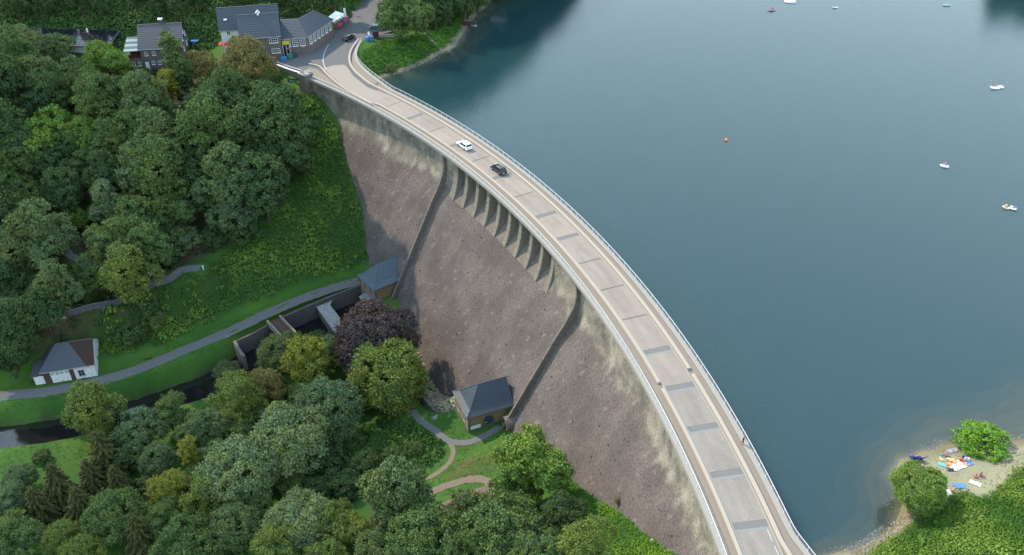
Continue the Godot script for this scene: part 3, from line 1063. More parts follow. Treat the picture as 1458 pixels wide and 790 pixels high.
	var arcl := smooth_line(px_line([[468, 63], [462, 75], [460, 86], [462, 94], [464, 98]], 0.02), 0.5)
	var lb := MB.new()
	lb.sweep(arcl, PackedVector2Array([Vector2(-0.12, 0), Vector2(0.12, 0)]), false)
	meta(struct("curved_line", lb, M.line_paint), "curved white line painted across the junction")
	# parapet beyond the tower
	var pw := MB.new()
	pw.sweep(px_line([[394, 91], [410, 97], [430, 103.5]], 0.0), rect(-0.3, 0.3, -3.0, 0.75))
	var par := thing("parapet_wall", "pale stone parapet wall running from the pillar towards the inn", "wall")
	part("wall", pw, M.concrete, par)
	var rl := MB.new()
	var rp := px_line([[394, 91], [410, 97], [430, 103.5]], 1.0)
	rl.sweep(rp, rect(-0.36, 0.36, -0.25, -0.1, 0.02))
	part("capping", rl, M.white_rail, par)
	# stone pillar at the end of the dam
	var tp := arc(240.4, -50.05, 0)
	var tw := thing("stone_pillar", "square grey masonry pillar at the end of the downstream railing", "pillar", yaw(Vector3(tp.x, -9.0, tp.z), -50.0))
	var tb := MB.new()
	tb.bx(-1.5, 1.5, 0, 10.3, -1.35, 1.35)
	part("shaft", tb, M.dam_stone, tw)
	tb = MB.new()
	tb.bx(-1.62, 1.62, 10.3, 10.55, -1.47, 1.47)
	part("cap_slab", tb, M.granite_top, tw)
	for q in [[-1.1, 0.9], [0.9, 0.9], [-0.3, -0.9]]:
		tb = MB.new()
		tb.bx(q[0] - 0.3, q[0] + 0.3, 10.55, 10.85, q[1] - 0.3, q[1] + 0.3)
		part("stone_block", tb, M.granite_top, tw)
	# terrace walls and the notice board below the parapet
	var ter := thing("terrace_wall", "low pale stone terrace wall below the pillar", "wall")
	tb = MB.new()
	tb.sweep(px_line([[403, 133], [418, 130], [433, 124]], -5.0), rect(-0.35, 0.35, -2.5, 0.5))
	part("wall", tb, M.concrete, ter)
	tb = MB.new()
	tb.sweep(px_line([[397, 121], [410, 119], [431, 116]], -4.2), rect(-0.25, 0.25, -1.5, 0.9))
	part("wall", tb, M.house_stone, ter)
	var bp := pix(418.5, 122, -3.8)
	var nb := thing("notice_board", "dark notice board with a pale blue panel under the parapet", "board", yaw(bp, -10.0))
	tb = MB.new()
	tb.bx(-1.4, 1.4, 0.0, 2.0, -0.12, 0.0)
	tb.bx(-1.5, -1.36, -0.8, 2.1, -0.14, 0.02)
	tb.bx(1.36, 1.5, -0.8, 2.1, -0.14, 0.02)
	part("frame", tb, M.bin_dark, nb)
	tb = MB.new()
	tb.bx(-1.0, 1.0, 0.55, 1.6, 0.0, 0.05)
	part("panel", tb, M.glass_pale, nb)
func px_foot(pts: PackedVector3Array, y: float) -> PackedVector3Array:
	var out := PackedVector3Array()
	for p in pts: out.append(Vector3(p.x, y, p.z))
	return out
var _wear: FastNoiseLite
func wear(p: Vector3) -> float:   # tyre polish along both lanes and blotchy ageing of the slabs
	if _wear == null:
		_wear = FastNoiseLite.new()
		_wear.frequency = 0.16
		_wear.seed = 71
	var q := pol(p)
	var s := deg_to_rad(q.y) * 246.0
	var x := (q.x - 243.58) / 4.9
	var lane := exp(-pow((x - 0.3) / 0.1, 2)) + exp(-pow((x - 0.68) / 0.13, 2)) * 0.8
	return clampf(0.94 - 0.13 * lane * (0.7 + _wear.get_noise_2d(s * 0.3, 50.0)) + 0.16 * _wear.get_noise_2d(s * 0.5, x * 9.0) + 0.08 * _wear.get_noise_2d(s * 3.0, x * 20.0), 0.5, 1.0)
func strip(b: MB, r0: float, r1: float, t0: float, t1: float, y: float) -> void:
	var m := maxi(1, int((t1 - t0) / 0.12))
	for i in m:
		var a := lerpf(t0, t1, float(i) / m)
		var c := lerpf(t0, t1, float(i + 1) / m)
		for k in 12:
			var ra := lerpf(r0, r1, k / 12.0)
			var rb := lerpf(r0, r1, (k + 1) / 12.0)
			var q := b.v.size()
			b.quad(arc(ra, a, y), arc(ra, c, y), arc(rb, c, y), arc(rb, a, y))
			for e in 4:
				var w := wear(b.v[q + e])
				b.c[q + e] = Color(w, w, w)
	b.quad(arc(r1, t0, y), arc(r1, t0, -0.02), arc(r0, t0, -0.02), arc(r0, t0, y))
	b.quad(arc(r0, t1, y), arc(r0, t1, -0.02), arc(r1, t1, -0.02), arc(r1, t1, y))

# ---------------------------------------------------------------- building helpers
func window(parent: Node, x: float, y: float, z: float, w: float, h: float, nx := 2, ny := 2, ang := 0.0, frame: Material = null, sill := true) -> void:   # centred at x, y on the plane z; ang turns about the upright
	var f := MB.new()
	var t := minf(0.09, w * 0.09)
	f.bx(-w / 2, w / 2, -h / 2, -h / 2 + t, 0.0, 0.09)
	f.bx(-w / 2, w / 2, h / 2 - t, h / 2, 0.0, 0.09)
	f.bx(-w / 2, -w / 2 + t, -h / 2 + t, h / 2 - t, 0.0, 0.09)
	f.bx(w / 2 - t, w / 2, -h / 2 + t, h / 2 - t, 0.0, 0.09)
	for i in range(1, nx): f.bx(-w / 2 + w * i / nx - t * 0.4, -w / 2 + w * i / nx + t * 0.4, -h / 2 + t, h / 2 - t, 0.0, 0.08)
	for j in range(1, ny): f.bx(-w / 2 + t, w / 2 - t, -h / 2 + h * j / ny - t * 0.35, -h / 2 + h * j / ny + t * 0.35, 0.0, 0.075)
	var o := part("window", f, frame if frame else M.window_white, parent)
	o.position = Vector3(x, y, z)
	o.rotation.y = ang
	var p := MB.new()
	p.bx(-w / 2 + t, w / 2 - t, -h / 2 + t, h / 2 - t, 0.005, 0.03)
	part("pane", p, M.glass, o)
	if sill:
		var s := MB.new()
		s.bx(-w / 2 - 0.08, w / 2 + 0.08, -h / 2 - 0.08, -h / 2, 0.0, 0.16)
		part("sill", s, frame if frame else M.window_white, o)
func tiles(parent: Node, called: String, a: Vector3, b: Vector3, c: Vector3, d: Vector3, m: Material, rows: int) -> MeshInstance3D:   # a roof plane a-b along the eave, d-c along the ridge, laid in overlapping courses
	var q := MB.new()
	var n := (b - a).cross(d - a).normalized()
	if n.y < 0: n = -n
	for i in rows:
		var f := float(i) / rows
		var g := float(i + 1) / rows
		var a0 := a.lerp(d, f) + n * 0.07
		var b0 := b.lerp(c, f) + n * 0.07
		var a1 := a.lerp(d, g) + n * 0.02
		var b1 := b.lerp(c, g) + n * 0.02
		q.quad(a0, b0, b1, a1)
		q.quad(a0 - n * 0.06, b0 - n * 0.06, b0, a0)
	q.quad(a - n * 0.06, d - n * 0.06, c - n * 0.06, b - n * 0.06)
	q.quad(a + n * 0.01, a - n * 0.06, b - n * 0.06, b + n * 0.01)
	return part(called, q, m, parent)
func gable_house(parent: Node, x0: float, x1: float, z0: float, z1: float, y0: float, eave: float, ridge: float, wall: Material, roof: Material, over := 0.45, gable: Material = null) -> void:
	var zm := (z0 + z1) / 2
	var w := MB.new()
	w.bx(x0, x1, y0, eave, z0, z1)
	part("wall", w, wall, parent)
	var g := MB.new()
	g.tri(Vector3(x0, eave, z0), Vector3(x0, eave, z1), Vector3(x0, ridge, zm))
	g.tri(Vector3(x1, eave, z1), Vector3(x1, eave, z0), Vector3(x1, ridge, zm))
	part("gable", g, gable if gable else wall, parent)
	var sl := (ridge - eave) / (z1 - zm)
	var ey := eave - over * sl
	var rows := int((z1 - zm) / 0.42)
	tiles(parent, "roof_slope", Vector3(x0 - over, ey, z1 + over), Vector3(x1 + over, ey, z1 + over), Vector3(x1 + over, ridge, zm), Vector3(x0 - over, ridge, zm), roof, rows)
	tiles(parent, "roof_slope", Vector3(x1 + over, ey, z0 - over), Vector3(x0 - over, ey, z0 - over), Vector3(x0 - over, ridge, zm), Vector3(x1 + over, ridge, zm), roof, rows)
	var r := MB.new()
	r.bx(x0 - over, x1 + over, ridge - 0.02, ridge + 0.13, zm - 0.16, zm + 0.16)
	part("ridge_cap", r, roof, parent)
	var gu := MB.new()
	gu.bx(x0 - over, x1 + over, ey - 0.12, ey + 0.02, z1 + over, z1 + over + 0.14)
	part("gutter", gu, M.steel, parent)

# ---------------------------------------------------------------- valve houses at the toe
func valve_house(label: String, at: Vector3, ang: float, L: float, W: float, zm: Material) -> Node3D:
	var o := thing("valve_house", label, "building", yaw(at, ang))
	var w := MB.new()
	w.bx(0, L, -1.5, 4.1, -W, 0)
	part("wall", w, M.sandstone, o)
	var ov := 0.5
	var e := 3.95
	var k := 0.75
	var ek := 4.75
	var rz := -W / 2
	var ry := 8.1
	var rx := W / 2 - 0.2
	var planes := {
		"eave_skirt": [[Vector3(-ov, e, ov), Vector3(L, e, ov), Vector3(L, ek, -k), Vector3(k, ek, -k)], [Vector3(-ov, e, -W - ov), Vector3(-ov, e, ov), Vector3(k, ek, -k), Vector3(k, ek, -W + k)], [Vector3(L, e, -W - ov), Vector3(-ov, e, -W - ov), Vector3(k, ek, -W + k), Vector3(L, ek, -W + k)]],
		"roof_slope": [[Vector3(k, ek, -k), Vector3(L, ek, -k), Vector3(L, ry, rz), Vector3(rx, ry, rz)], [Vector3(k, ek, -W + k), Vector3(k, ek, -k), Vector3(rx, ry, rz), Vector3(rx, ry, rz)], [Vector3(L, ek, -W + k), Vector3(k, ek, -W + k), Vector3(rx, ry, rz), Vector3(L, ry, rz)]]}
	for called in planes:
		for p in planes[called]:
			var b := MB.new()
			b.quad(p[0], p[1], p[2], p[3])
			b.quad(p[3] - Vector3(0, 0.1, 0), p[2] - Vector3(0, 0.1, 0), p[1] - Vector3(0, 0.1, 0), p[0] - Vector3(0, 0.1, 0))
			b.quad(p[0] - Vector3(0, 0.1, 0), p[1] - Vector3(0, 0.1, 0), p[1], p[0])
			var s := part(called, b, zm, o)
			# standing seams
			var along: Vector3 = p[1] - p[0]
			var m := int(along.length() / 0.55)
			var q := MB.new()
			var nrm: Vector3 = (p[1] - p[0]).cross(p[3] - p[0]).normalized()
			var up: Vector3 = (p[3] - p[0])
			var dir: Vector3 = along.normalized()
			var rise: Vector3 = up - dir * up.dot(dir)
			for i in range(1, m):
				var f := float(i) / m
				var lo: Vector3 = p[0] + along * f
				var reach := 1.0   # stop where the seam meets the hips
				var t0: float = up.dot(dir) / along.length()
				var t1: float = ((p[2] - p[1]) as Vector3).dot(dir) / along.length()
				if t0 > 0.001 and f < t0: reach = minf(reach, f / t0)
				if t1 < -0.001 and f > 1.0 + t1: reach = minf(reach, (1.0 - f) / -t1)
				var hi: Vector3 = lo + rise * reach
				q.box((lo + hi) / 2 + nrm * 0.03, dir * 0.025, (hi - lo) / 2, nrm * 0.035)
			meta(part("standing_seam", q, zm, s), "", "", "", "stuff")
	for c in [[Vector3(k, ek, -k), Vector3(rx, ry, rz)], [Vector3(k, ek, -W + k), Vector3(rx, ry, rz)], [Vector3(rx, ry, rz), Vector3(L, ry, rz)], [Vector3(-ov, e, ov), Vector3(k, ek, -k)], [Vector3(-ov, e, -W - ov), Vector3(k, ek, -W + k)]]:
		var b := MB.new()
		b.tube(c[0] + Vector3(0, 0.04, 0), c[1] + Vector3(0, 0.04, 0), 0.09, 0.09, 6)
		part("ridge_cap", b, zm, o)
	var pl := MB.new()
	pl.bx(-0.12, L, -1.5, 0.35, -W - 0.12, 0.12)
	part("plinth", pl, M.dam_stone, o)
	for z in [-W * 0.3, -W * 0.7]:
		window(o, -0.02, 1.95, z, 1.1, 2.5, 2, 4, -PI / 2, M.steel)
	for q in [[0, 0], [0, -W]]:
		for i in 6:
			var b := MB.new()
			var lx := 0.55 if i % 2 else 0.3
			b.bx(-0.05, lx, 0.4 + i * 0.6, 0.93 + i * 0.6, (q[1] as float) - (lx if q[1] == 0 else 0.05), (q[1] as float) + (0.05 if q[1] == 0 else lx))
			part("corner_stone", b, M.dam_stone, o)
	return o
func build_valve_houses() -> void:
	var a := valve_house("small sandstone valve house with blue grey roof beside the valley path", Vector3(-33.9, -36.0, -175.5), -37.5, 10.5, 7.4, M.zinc)
	for i in 3:
		var s := MB.new()
		s.bx(-1.1 - i * 0.45, -0.12, -0.3 - i * 0.28, -0.05 - i * 0.28, -5.2, -2.0)
		part("step", s, M.granite_top, a)
	var b := valve_house("sandstone valve house with dark standing seam roof and arched door", Vector3(-8.9, -33.1, -128.7), -22.5, 10.0, 7.9, M.zinc_dark)
	var d := MB.new()
	d.bx(3.5, 5.3, 0.0, 2.0, 0.0, 0.1)
	for i in 7:
		var t0 := PI * i / 7
		var t1 := PI * (i + 1) / 7
		d.prism(PackedVector3Array([Vector3(4.4, 2.0, 0), Vector3(4.4 + cos(t0) * 0.9, 2.0 + sin(t0) * 0.7, 0), Vector3(4.4 + cos(t1) * 0.9, 2.0 + sin(t1) * 0.7, 0)]), Vector3(0, 0, 0.1))
	var door := part("door", d, M.zinc_dark, b)
	var dh := MB.new()
	dh.bx(3.72, 3.9, 0.95, 1.05, 0.1, 0.18)
	part("handle", dh, M.window_white, door)
	var fr := MB.new()
	fr.bx(3.3, 3.5, 0, 2.2, 0, 0.07)
	fr.bx(5.3, 5.5, 0, 2.2, 0, 0.07)
	part("door_frame", fr, M.dam_stone, b)
	var sg := MB.new()
	sg.bx(0.4, 2.6, 0.2, 1.05, 0.12, 0.2)
	part("notice_panel", sg, M.window_white, b)
	# round culvert mouth beside it
	var cp := pix(722, 600, -31.8)
	var c := thing("culvert", "round stone culvert mouth at the toe of the guide wall", "culvert", yaw(cp + Vector3(0.4, 0, 0.4), -20.0))
	var ring := MB.new()
	for i in 16:
		var t0 := TAU * i / 16
		var t1 := TAU * (i + 1) / 16
		for pr in [[1.25, 0.0, 1.65, 0.0], [1.65, 0.0, 1.65, 2.5], [1.25, 2.2, 1.25, 0.0]]:
			ring.quad(Vector3(pr[1] - 1.0, sin(t0) * pr[0], cos(t0) * pr[0]), Vector3(pr[1] - 1.0, sin(t1) * pr[0], cos(t1) * pr[0]), Vector3(pr[3] - 1.0, sin(t1) * pr[2], cos(t1) * pr[2]), Vector3(pr[3] - 1.0, sin(t0) * pr[2], cos(t0) * pr[2]))
	part("ring", ring, M.dam_stone, c)
	var back := MB.new()
	for i in 16:
		var t0 := TAU * i / 16
		var t1 := TAU * (i + 1) / 16
		back.tri(Vector3(1.2, 0, 0), Vector3(1.2, sin(t1) * 1.3, cos(t1) * 1.3), Vector3(1.2, sin(t0) * 1.3, cos(t0) * 1.3))
	part("tunnel_end", back, M.dam_stone, c)
# ---------------------------------------------------------------- stilling basin, footbridge, weir
func build_basin() -> void:
	var top := -35.45
	var w := thing("channel_wall", "dark stone retaining wall between valley path and outlet channel", "wall")
	var b := MB.new()
	var ln := px_line([[399, 452], [430, 438.5], [470, 421.5], [513, 405]], top)
	b.sweep(ln, rect(-0.05, 0.45, -6.3, -0.02, 0.02))
	part("wall", b, M.wall_dark, w)
	b = MB.new()
	b.sweep(ln, rect(-0.12, 0.52, -0.02, 0.12, 0.02))
	part("coping", b, M.wall_dark, w)
	w = thing("lower_channel_wall", "dark stone wall of the channel below the footbridge", "wall")
	b = MB.new()
	var l2 := px_line([[336, 484], [360, 473], [381, 461]], top)
	b.sweep(l2, rect(-0.05, 0.45, -6.3, -0.05, 0.02))
	part("wall", b, M.wall_dark, w)
	b = MB.new()
	b.sweep(px_line([[335, 486], [340, 497], [348, 508]], -36.0), rect(-0.3, 0.5, -6.0, 0.3, 0.05))
	meta(part("end_wall", b, M.dam_stone, w), "pale end wall")
	# far side of the channel
	w = thing("far_channel_wall", "dark stone wall on the far side of the outlet channel", "wall")
	b = MB.new()
	b.sweep(px_line([[372, 520], [430, 490], [480, 472], [528, 452]], -39.0), rect(-0.3, 0.3, -3.5, 0.6, 0.03))
	part("wall", b, M.wall_dark, w)
	var fb := thing("footbridge", "short stone footbridge with low parapets over the outlet channel", "bridge")
	var a0 := pix(381, 459, top)
	var a1 := pix(399, 452, top)
	var along := (pix(419, 473, top) - a1).normalized()
	var across := (a1 - a0)
	b = MB.new()
	b.prism(PackedVector3Array([a0, a1, a1 + along * 12.0, a0 + along * 12.0]), Vector3(0, -0.7, 0))
	part("deck", b, M.timber_brown, fb)
	for e in [a0, a1]:
		b = MB.new()
		b.sweep(PackedVector3Array([e, e + along * 12.0]), rect(-0.22, 0.22, -0.8, 0.75, 0.04))
		part("parapet", b, M.walk, fb)
	for q in [3.5, 8.5]:
		b = MB.new()
		var m := (a0 + a1) / 2 + along * float(q)
		b.box(m + Vector3(0, -3.6, 0), across * 0.5, Vector3(0, 3.0, 0), along * 0.5)
		part("bridge_pier", b, M.wall_dark, fb)
	var wr := thing("weir_wall", "pale granite topped wall crossing the outlet channel", "wall")
	b = MB.new()
	b.prism(PackedVector3Array([pix(450.5, 436.5, -36.4), pix(467, 430, -36.4), pix(484, 452, -36.4), pix(484, 472, -36.4), pix(476, 472, -36.4)]), Vector3(0, -0.5, 0))
	b.prism(PackedVector3Array([pix(462, 432, -36.39), pix(473, 427, -36.39), pix(470, 434, -36.39)]), Vector3(0, -0.5, 0))
	part("top_slab", b, M.granite_top, wr)
	b = MB.new()
	b.prism(PackedVector3Array([pix(452, 437, -36.9), pix(467, 431.5, -36.9), pix(483, 453, -36.9), pix(483, 470, -36.9), pix(474, 469, -36.9)]), Vector3(0, -4.5, 0))
	part("wall", b, M.dam_stone, wr)
	# low wall and stone apron between the trees and the lower valve house
	var rw := thing("retaining_wall", "low dark retaining wall bending round the rubble apron", "wall")
	b = MB.new()
	b.sweep(px_line([[596, 556], [608, 573], [622, 588], [633, 590], [648, 584]], -34.6), rect(-0.3, 0.3, -3.0, 0.5, 0.04))
	part("wall", b, M.wall_dark, rw)
	var sl := MB.new()
	sl.prism(PackedVector3Array([pix(614, 594, -34.4), pix(630, 586, -34.4), pix(633, 589, -34.4), pix(618, 598, -34.4)]), Vector3(0, -0.3, 0))
	var ss := thing("stone_slab", "pale stone slab lying on the lawn beside the footpath", "slab")
	part("slab", sl, M.granite_top, ss)
	# rubble apron: loose stones
	stones("rubble_apron", "pale loose rubble and dry growth at the toe of the dam", [[592, 500], [612, 510], [632, 540], [650, 560], [648, 582], [632, 588], [610, 572], [590, 545], [585, 520]], 0.5, 0.5, [[0.46, 0.38, 0.26], [0.32, 0.27, 0.2]], [-40, -5, -175, -130])
func stone_mesh() -> ArrayMesh:
	var b := MB.new()
	var s := SphereMesh.new()
	s.radial_segments = 6
	s.rings = 3
	var arr := s.get_mesh_arrays()
	var vs: PackedVector3Array = arr[Mesh.ARRAY_VERTEX]
	var ids: PackedInt32Array = arr[Mesh.ARRAY_INDEX]
	var f := FastNoiseLite.new()
	f.frequency = 1.4
	for i in range(0, ids.size(), 3):
		var p := []
		for k in 3:
			var q := vs[ids[i + k]]
			p.append(q * (1.6 + f.get_noise_3dv(q * 2.0) * 0.7) * Vector3(1, 0.62, 0.85))
		b.tri(p[0], p[2], p[1])
	return b.commit()
func stones(called: String, label: String, poly: Array, spacing: float, size: float, sp: Array, box: Array, rule := "") -> void:
	if not M.has("cover_stone"): mat("cover_stone", Color.WHITE, 0.95, T.fine, 1.5, true)
	cover(called, label, "stones", poly, spacing, sp, stone_mesh(), size, box, 0.85, rule)
	(get_node(called) as MultiMeshInstance3D).material_override = M.cover_stone
# ---------------------------------------------------------------- the garage house beside the valley path
func build_garage() -> void:
	var o := thing("garage_house", "low garage house with slate and brown roof and white doors", "building", yaw(Vector3(-105.5, -35.6, -144.9), -14.2))
	var w := MB.new()
	w.bx(2.3, 8.6, -1.0, 3.8, -8.7, 0)
	part("brick_wall", w, M.brick_brown, o)
	w = MB.new()
	w.bx(8.6, 13.0, -1.0, 3.81, -8.71, 0.03)
	w.tri(Vector3(13.0, 3.8, 0.03), Vector3(13.0, 3.8, -8.7), Vector3(13.0, 7.2, -4.35))
	part("white_wall", w, M.white_paint, o)
	var ov := 0.45
	var e := 3.55
	var r := 7.2
	# front slope: slate on the left, brown tiles on the right
	tiles(o, "slate_slope", Vector3(1.9, e, ov), Vector3(11.6, e, ov), Vector3(8.2, r, -4.35), Vector3(5.6, r, -4.35), M.slate, 10)
	tiles(o, "brown_slope", Vector3(11.6, e, ov), Vector3(13.3, e, ov), Vector3(13.3, r, -4.35), Vector3(8.2, r, -4.35), M.brown_tile, 10)
	tiles(o, "hip_slope", Vector3(1.9, e, -9.2), Vector3(1.9, e, ov), Vector3(5.6, r, -4.35), Vector3(5.6, r, -4.36), M.slate, 10)
	tiles(o, "back_slope", Vector3(13.3, e, -9.2), Vector3(1.9, e, -9.2), Vector3(5.6, r, -4.35), Vector3(13.3, r, -4.35), M.slate, 10)
	for c in [[Vector3(1.9, e, ov), Vector3(5.6, r, -4.35)], [Vector3(5.6, r, -4.35), Vector3(13.3, r, -4.35)]]:
		var b := MB.new()
		b.tube(c[0] + Vector3(0, 0.06, 0), c[1] + Vector3(0, 0.06, 0), 0.12, 0.12, 6)
		part("ridge_cap", b, M.slate_warm, o)
	# lean-to
	var a := MB.new()
	a.bx(0.0, 2.3, -1.0, 2.4, -4.5, -0.25)
	part("lean_to_wall", a, M.timber_brown, o)
	tiles(o, "lean_to_roof", Vector3(-0.3, 2.3, 0.1), Vector3(2.3, 2.6, 0.1), Vector3(2.3, 3.3, -4.8), Vector3(-0.3, 3.0, -4.8), M.slate_warm, 8)
	var d := MB.new()
	d.bx(0.12, 2.15, -0.1, 2.15, -0.25, -0.15)
	part("side_door", d, M.white_paint, o)
	for i in 4:
		var x := 3.75 + i * 0.98
		var q := MB.new()
		q.bx(x, x + 0.95, -0.05, 3.0, 0.0, 0.1)
		var dr := part("garage_door_leaf", q, M.white_paint, o)
		q = MB.new()
		q.bx(x + 0.15, x + 0.8, 2.1, 2.75, 0.1, 0.12)
		part("pane", q, M.glass_pale, dr)
		q = MB.new()
		q.bx(x + 0.12, x + 0.83, 0.25, 0.32, 0.1, 0.13)
		q.bx(x + 0.12, x + 0.83, 1.7, 1.77, 0.1, 0.13)
		part("panel_bead", q, M.white_paint, dr)
	window(o, 10.0, 1.5, 0.03, 1.3, 1.7, 2, 2, 0.0, M.steel)
	window(o, 13.0, 1.7, -4.0, 1.2, 1.4, 2, 2, PI / 2, M.steel)
	var g := MB.new()
	g.bx(1.9, 13.3, e - 0.2, e - 0.06, ov, ov + 0.14)
	part("gutter", g, M.steel, o)
	var bn := thing("bench", "small dark bench on the lawn beside the valley path", "bench", yaw(on_ground(210, 512), -20.0))
	for q in [0.0, 0.22]:
		var s := MB.new()
		s.bx(-0.8, 0.8, 0.42, 0.47, -0.2 + q, -0.02 + q)
		part("seat_slat", s, M.timber_brown, bn)
	for x in [-0.6, 0.6]:
		var s := MB.new()
		s.bx(x - 0.05, x + 0.05, 0, 0.42, -0.18, 0.18)
		part("leg", s, M.timber_brown, bn)
	var pp := on_ground(290, 384)
	var ps := thing("marker_post", "short white marker post at the end of the forest track", "post", Transform3D(Basis(), pp))
	var s2 := MB.new()
	s2.bx(-0.12, 0.12, -0.3, 1.1, -0.12, 0.12)
	s2.bx(-0.15, 0.15, 1.1, 1.2, -0.15, 0.15)
	part("post", s2, M.white_paint, ps)
	var rs := thing("rail_fence", "pale metal handrail along the forest track", "fence")
	var fp := px_line([[30, 465], [80, 448], [130, 433], [160, 428]], -25.6)
	var rb := MB.new()
	rb.sweep(fp, PackedVector2Array([Vector2(-0.03, 0), Vector2(0.03, 0), Vector2(0.03, 0.06), Vector2(-0.03, 0.06)]))
	part("rail", rb, M.steel, rs)
	for i in 13:
		var q := fp[0].lerp(fp[3], i / 12.0)
		var h := MB.new()
		h.bx(-0.025, 0.025, -1.2, 0.0, -0.025, 0.025)
		part("post", h, M.steel, rs).position = q + Vector3(0, 0, 0.0)
# ---------------------------------------------------------------- inn, stone house, solar roofed building
func build_village() -> void:
	var o := thing("inn", "slate roofed inn with stone front house, white house and glazed wing", "building", yaw(Vector3(-65.5, 0, -242.5), -12.0))
	gable_house(o, -10.5, 0, -9.2, 0, -4.0, 7.3, 11.9, M.house_stone, M.slate)
	gable_house(o, -16.8, -0.2, -17.0, -9.6, -1.0, 6.6, 11.4, M.white_paint, M.slate, 0.4)
	for q in [[-14.6, 5.2, -9.6, 1.0, 1.2, 2], [-14.0, 2.3, -9.6, 2.1, 1.5, 4], [-11.6, 5.4, -9.6, 0.7, 0.9, 1]]: window(o, q[0], q[1], q[2], q[3], q[4], q[5], 2)
	for q in [[-1.8, 5.6, 2.4, 1.3, 4], [-1.6, 2.6, 2.3, 1.3, 4], [-6.6, 5.6, 0.9, 1.2, 1], [-9.3, 5.4, 0.9, 1.2, 2], [-6.4, 2.6, 1.6, 1.3, 3]]: window(o, q[0], q[1], 0.0, q[2], q[3], q[4], 2)
	var v := MB.new()
	v.bx(-5.5, -4.9, 11.2, 12.3, -5.0, -4.3)
	v.prism(PackedVector3Array([Vector3(-5.8, 12.3, -5.2), Vector3(-4.6, 12.3, -5.2), Vector3(-5.2, 13.1, -4.65)]), Vector3(0, 0, 1.1))
	part("roof_vent", v, M.window_white, o)
	var sk := MB.new()
	sk.bx(-15.4, -14.5, 8.6, 8.9, -11.5, -10.6)
	part("skylight", sk, M.window_white, o)
	# the glazed wing: bent at the corner
	var g := Transform3D(o.transform).affine_inverse()
	var f := func(x: float, y: float, z: float) -> Vector3: return g * Vector3(x, y, z)
	var E := [f.call(-66.0, 5.1, -244.6), f.call(-58.5, 5.1, -246.3), f.call(-53.4, 5.1, -260.4)]
	var B := [f.call(-67.6, 5.1, -256.8), f.call(-64.6, 5.1, -257.0), f.call(-60.6, 5.1, -264.0)]
	var R := [f.call(-66.8, 8.6, -250.8), f.call(-61.8, 8.6, -251.5), f.call(-58.6, 8.6, -258.6)]
	var wl := MB.new()
	var ring := [E[0], E[1], E[2], B[2], B[1], B[0]]
	var cen := Vector3.ZERO
	for p in ring: cen += p / 6.0
	var ins := []
	for p in ring: ins.append(Vector3(lerpf(p.x, cen.x, 0.05), 0, lerpf(p.z, cen.z, 0.05)))
	for i in 6:
		var a: Vector3 = ins[i]
		var c: Vector3 = ins[(i + 1) % 6]
		wl.quad(Vector3(a.x, -1, a.z), Vector3(c.x, -1, c.z), Vector3(c.x, 5.0, c.z), Vector3(a.x, 5.0, a.z))
	part("wing_wall", wl, M.house_stone, o)
	tiles(o, "wing_roof", E[0], E[1], R[1], R[0], M.slate, 13)
	tiles(o, "wing_roof", E[1], E[2], R[2], R[1], M.slate, 13)
	tiles(o, "wing_roof", E[2], B[2], R[2], R[2] + Vector3(0.01, 0, 0), M.slate, 13)
	tiles(o, "wing_roof", B[2], B[1], R[1], R[2], M.slate, 13)
	tiles(o, "wing_roof", B[1], B[0], R[0], R[1], M.slate, 13)
	for s in [[E[0], E[1]], [E[1], E[2]]]:
		var gt := MB.new()
		gt.sweep(PackedVector3Array([s[0], s[1]]), rect(-0.05, 0.12, -0.2, -0.05, 0.01))
		part("gutter", gt, M.steel, o)
	for seg in [[ins[0], ins[1], 3, 1.55, 2.2], [ins[1], ins[2], 6, 1.35, 2.2]]:
		var a: Vector3 = seg[0]
		var c: Vector3 = seg[1]
		var dv := c - a
		for i in seg[2]:
			var p: Vector3 = a + dv * ((i + 0.75) / (seg[2] + 0.5) if seg[2] == 3 else (i + 0.6) / (seg[2] + 0.3))
			var an := -atan2(dv.z, dv.x)
			var outn := Vector3(-dv.z, 0, dv.x).normalized()
			window(o, p.x + outn.x * 0.03, 3.6, p.z + outn.z * 0.03, seg[3], seg[4], 3 if seg[2] == 3 else 2, 4, an)
			if i % 2 == 0:
				var fl := MB.new()
				fl.bx(-0.45, 0.45, -0.2, 0.15, 0.05, 0.4)
				var fb := part("flower_box", fl, M.pink_cloth, o)
				fb.position = Vector3(p.x, 2.2, p.z) + outn * 0.05
				fb.rotation.y = an
	var ent: Vector3 = (ins[0] as Vector3).lerp(ins[1], 0.08)
	var es := MB.new()
	es.bx(-1.0, 1.0, 3.3, 4.4, 0.05, 0.2)
	part("yellow_sign", es, M.yellow_sign, o).position = Vector3(ent.x + 0.4, 0, ent.z + 0.1)
	es = MB.new()
	es.bx(-0.9, 0.9, 0.0, 3.2, 0.02, 0.1)
	var ed := part("entrance_door", es, M.glass, o)
	ed.position = Vector3(ent.x + 0.4, 0, ent.z + 0.1)
	es = MB.new()
	es.bx(-1.0, -0.86, 0, 3.3, 0.0, 0.14)
	es.bx(0.86, 1.0, 0, 3.3, 0.0, 0.14)
	es.bx(-0.06, 0.06, 0, 3.2, 0.1, 0.14)
	part("door_frame", es, M.window_white, ed)
	var du := MB.new()
	du.bx(0.5, 7.0, 5.2, 6.6, -13.5, -9.5)
	part("flat_roof_annex", du, M.bin_dark, o)
	du = MB.new()
	du.bx(3.2, 3.9, 6.6, 7.4, -11.5, -10.8)
	part("chimney", du, M.brick_brown, o)
	# beer terrace with awning
	var t := thing("beer_terrace", "raised stone terrace with flowers at the end of the inn", "terrace")
	var tb := MB.new()
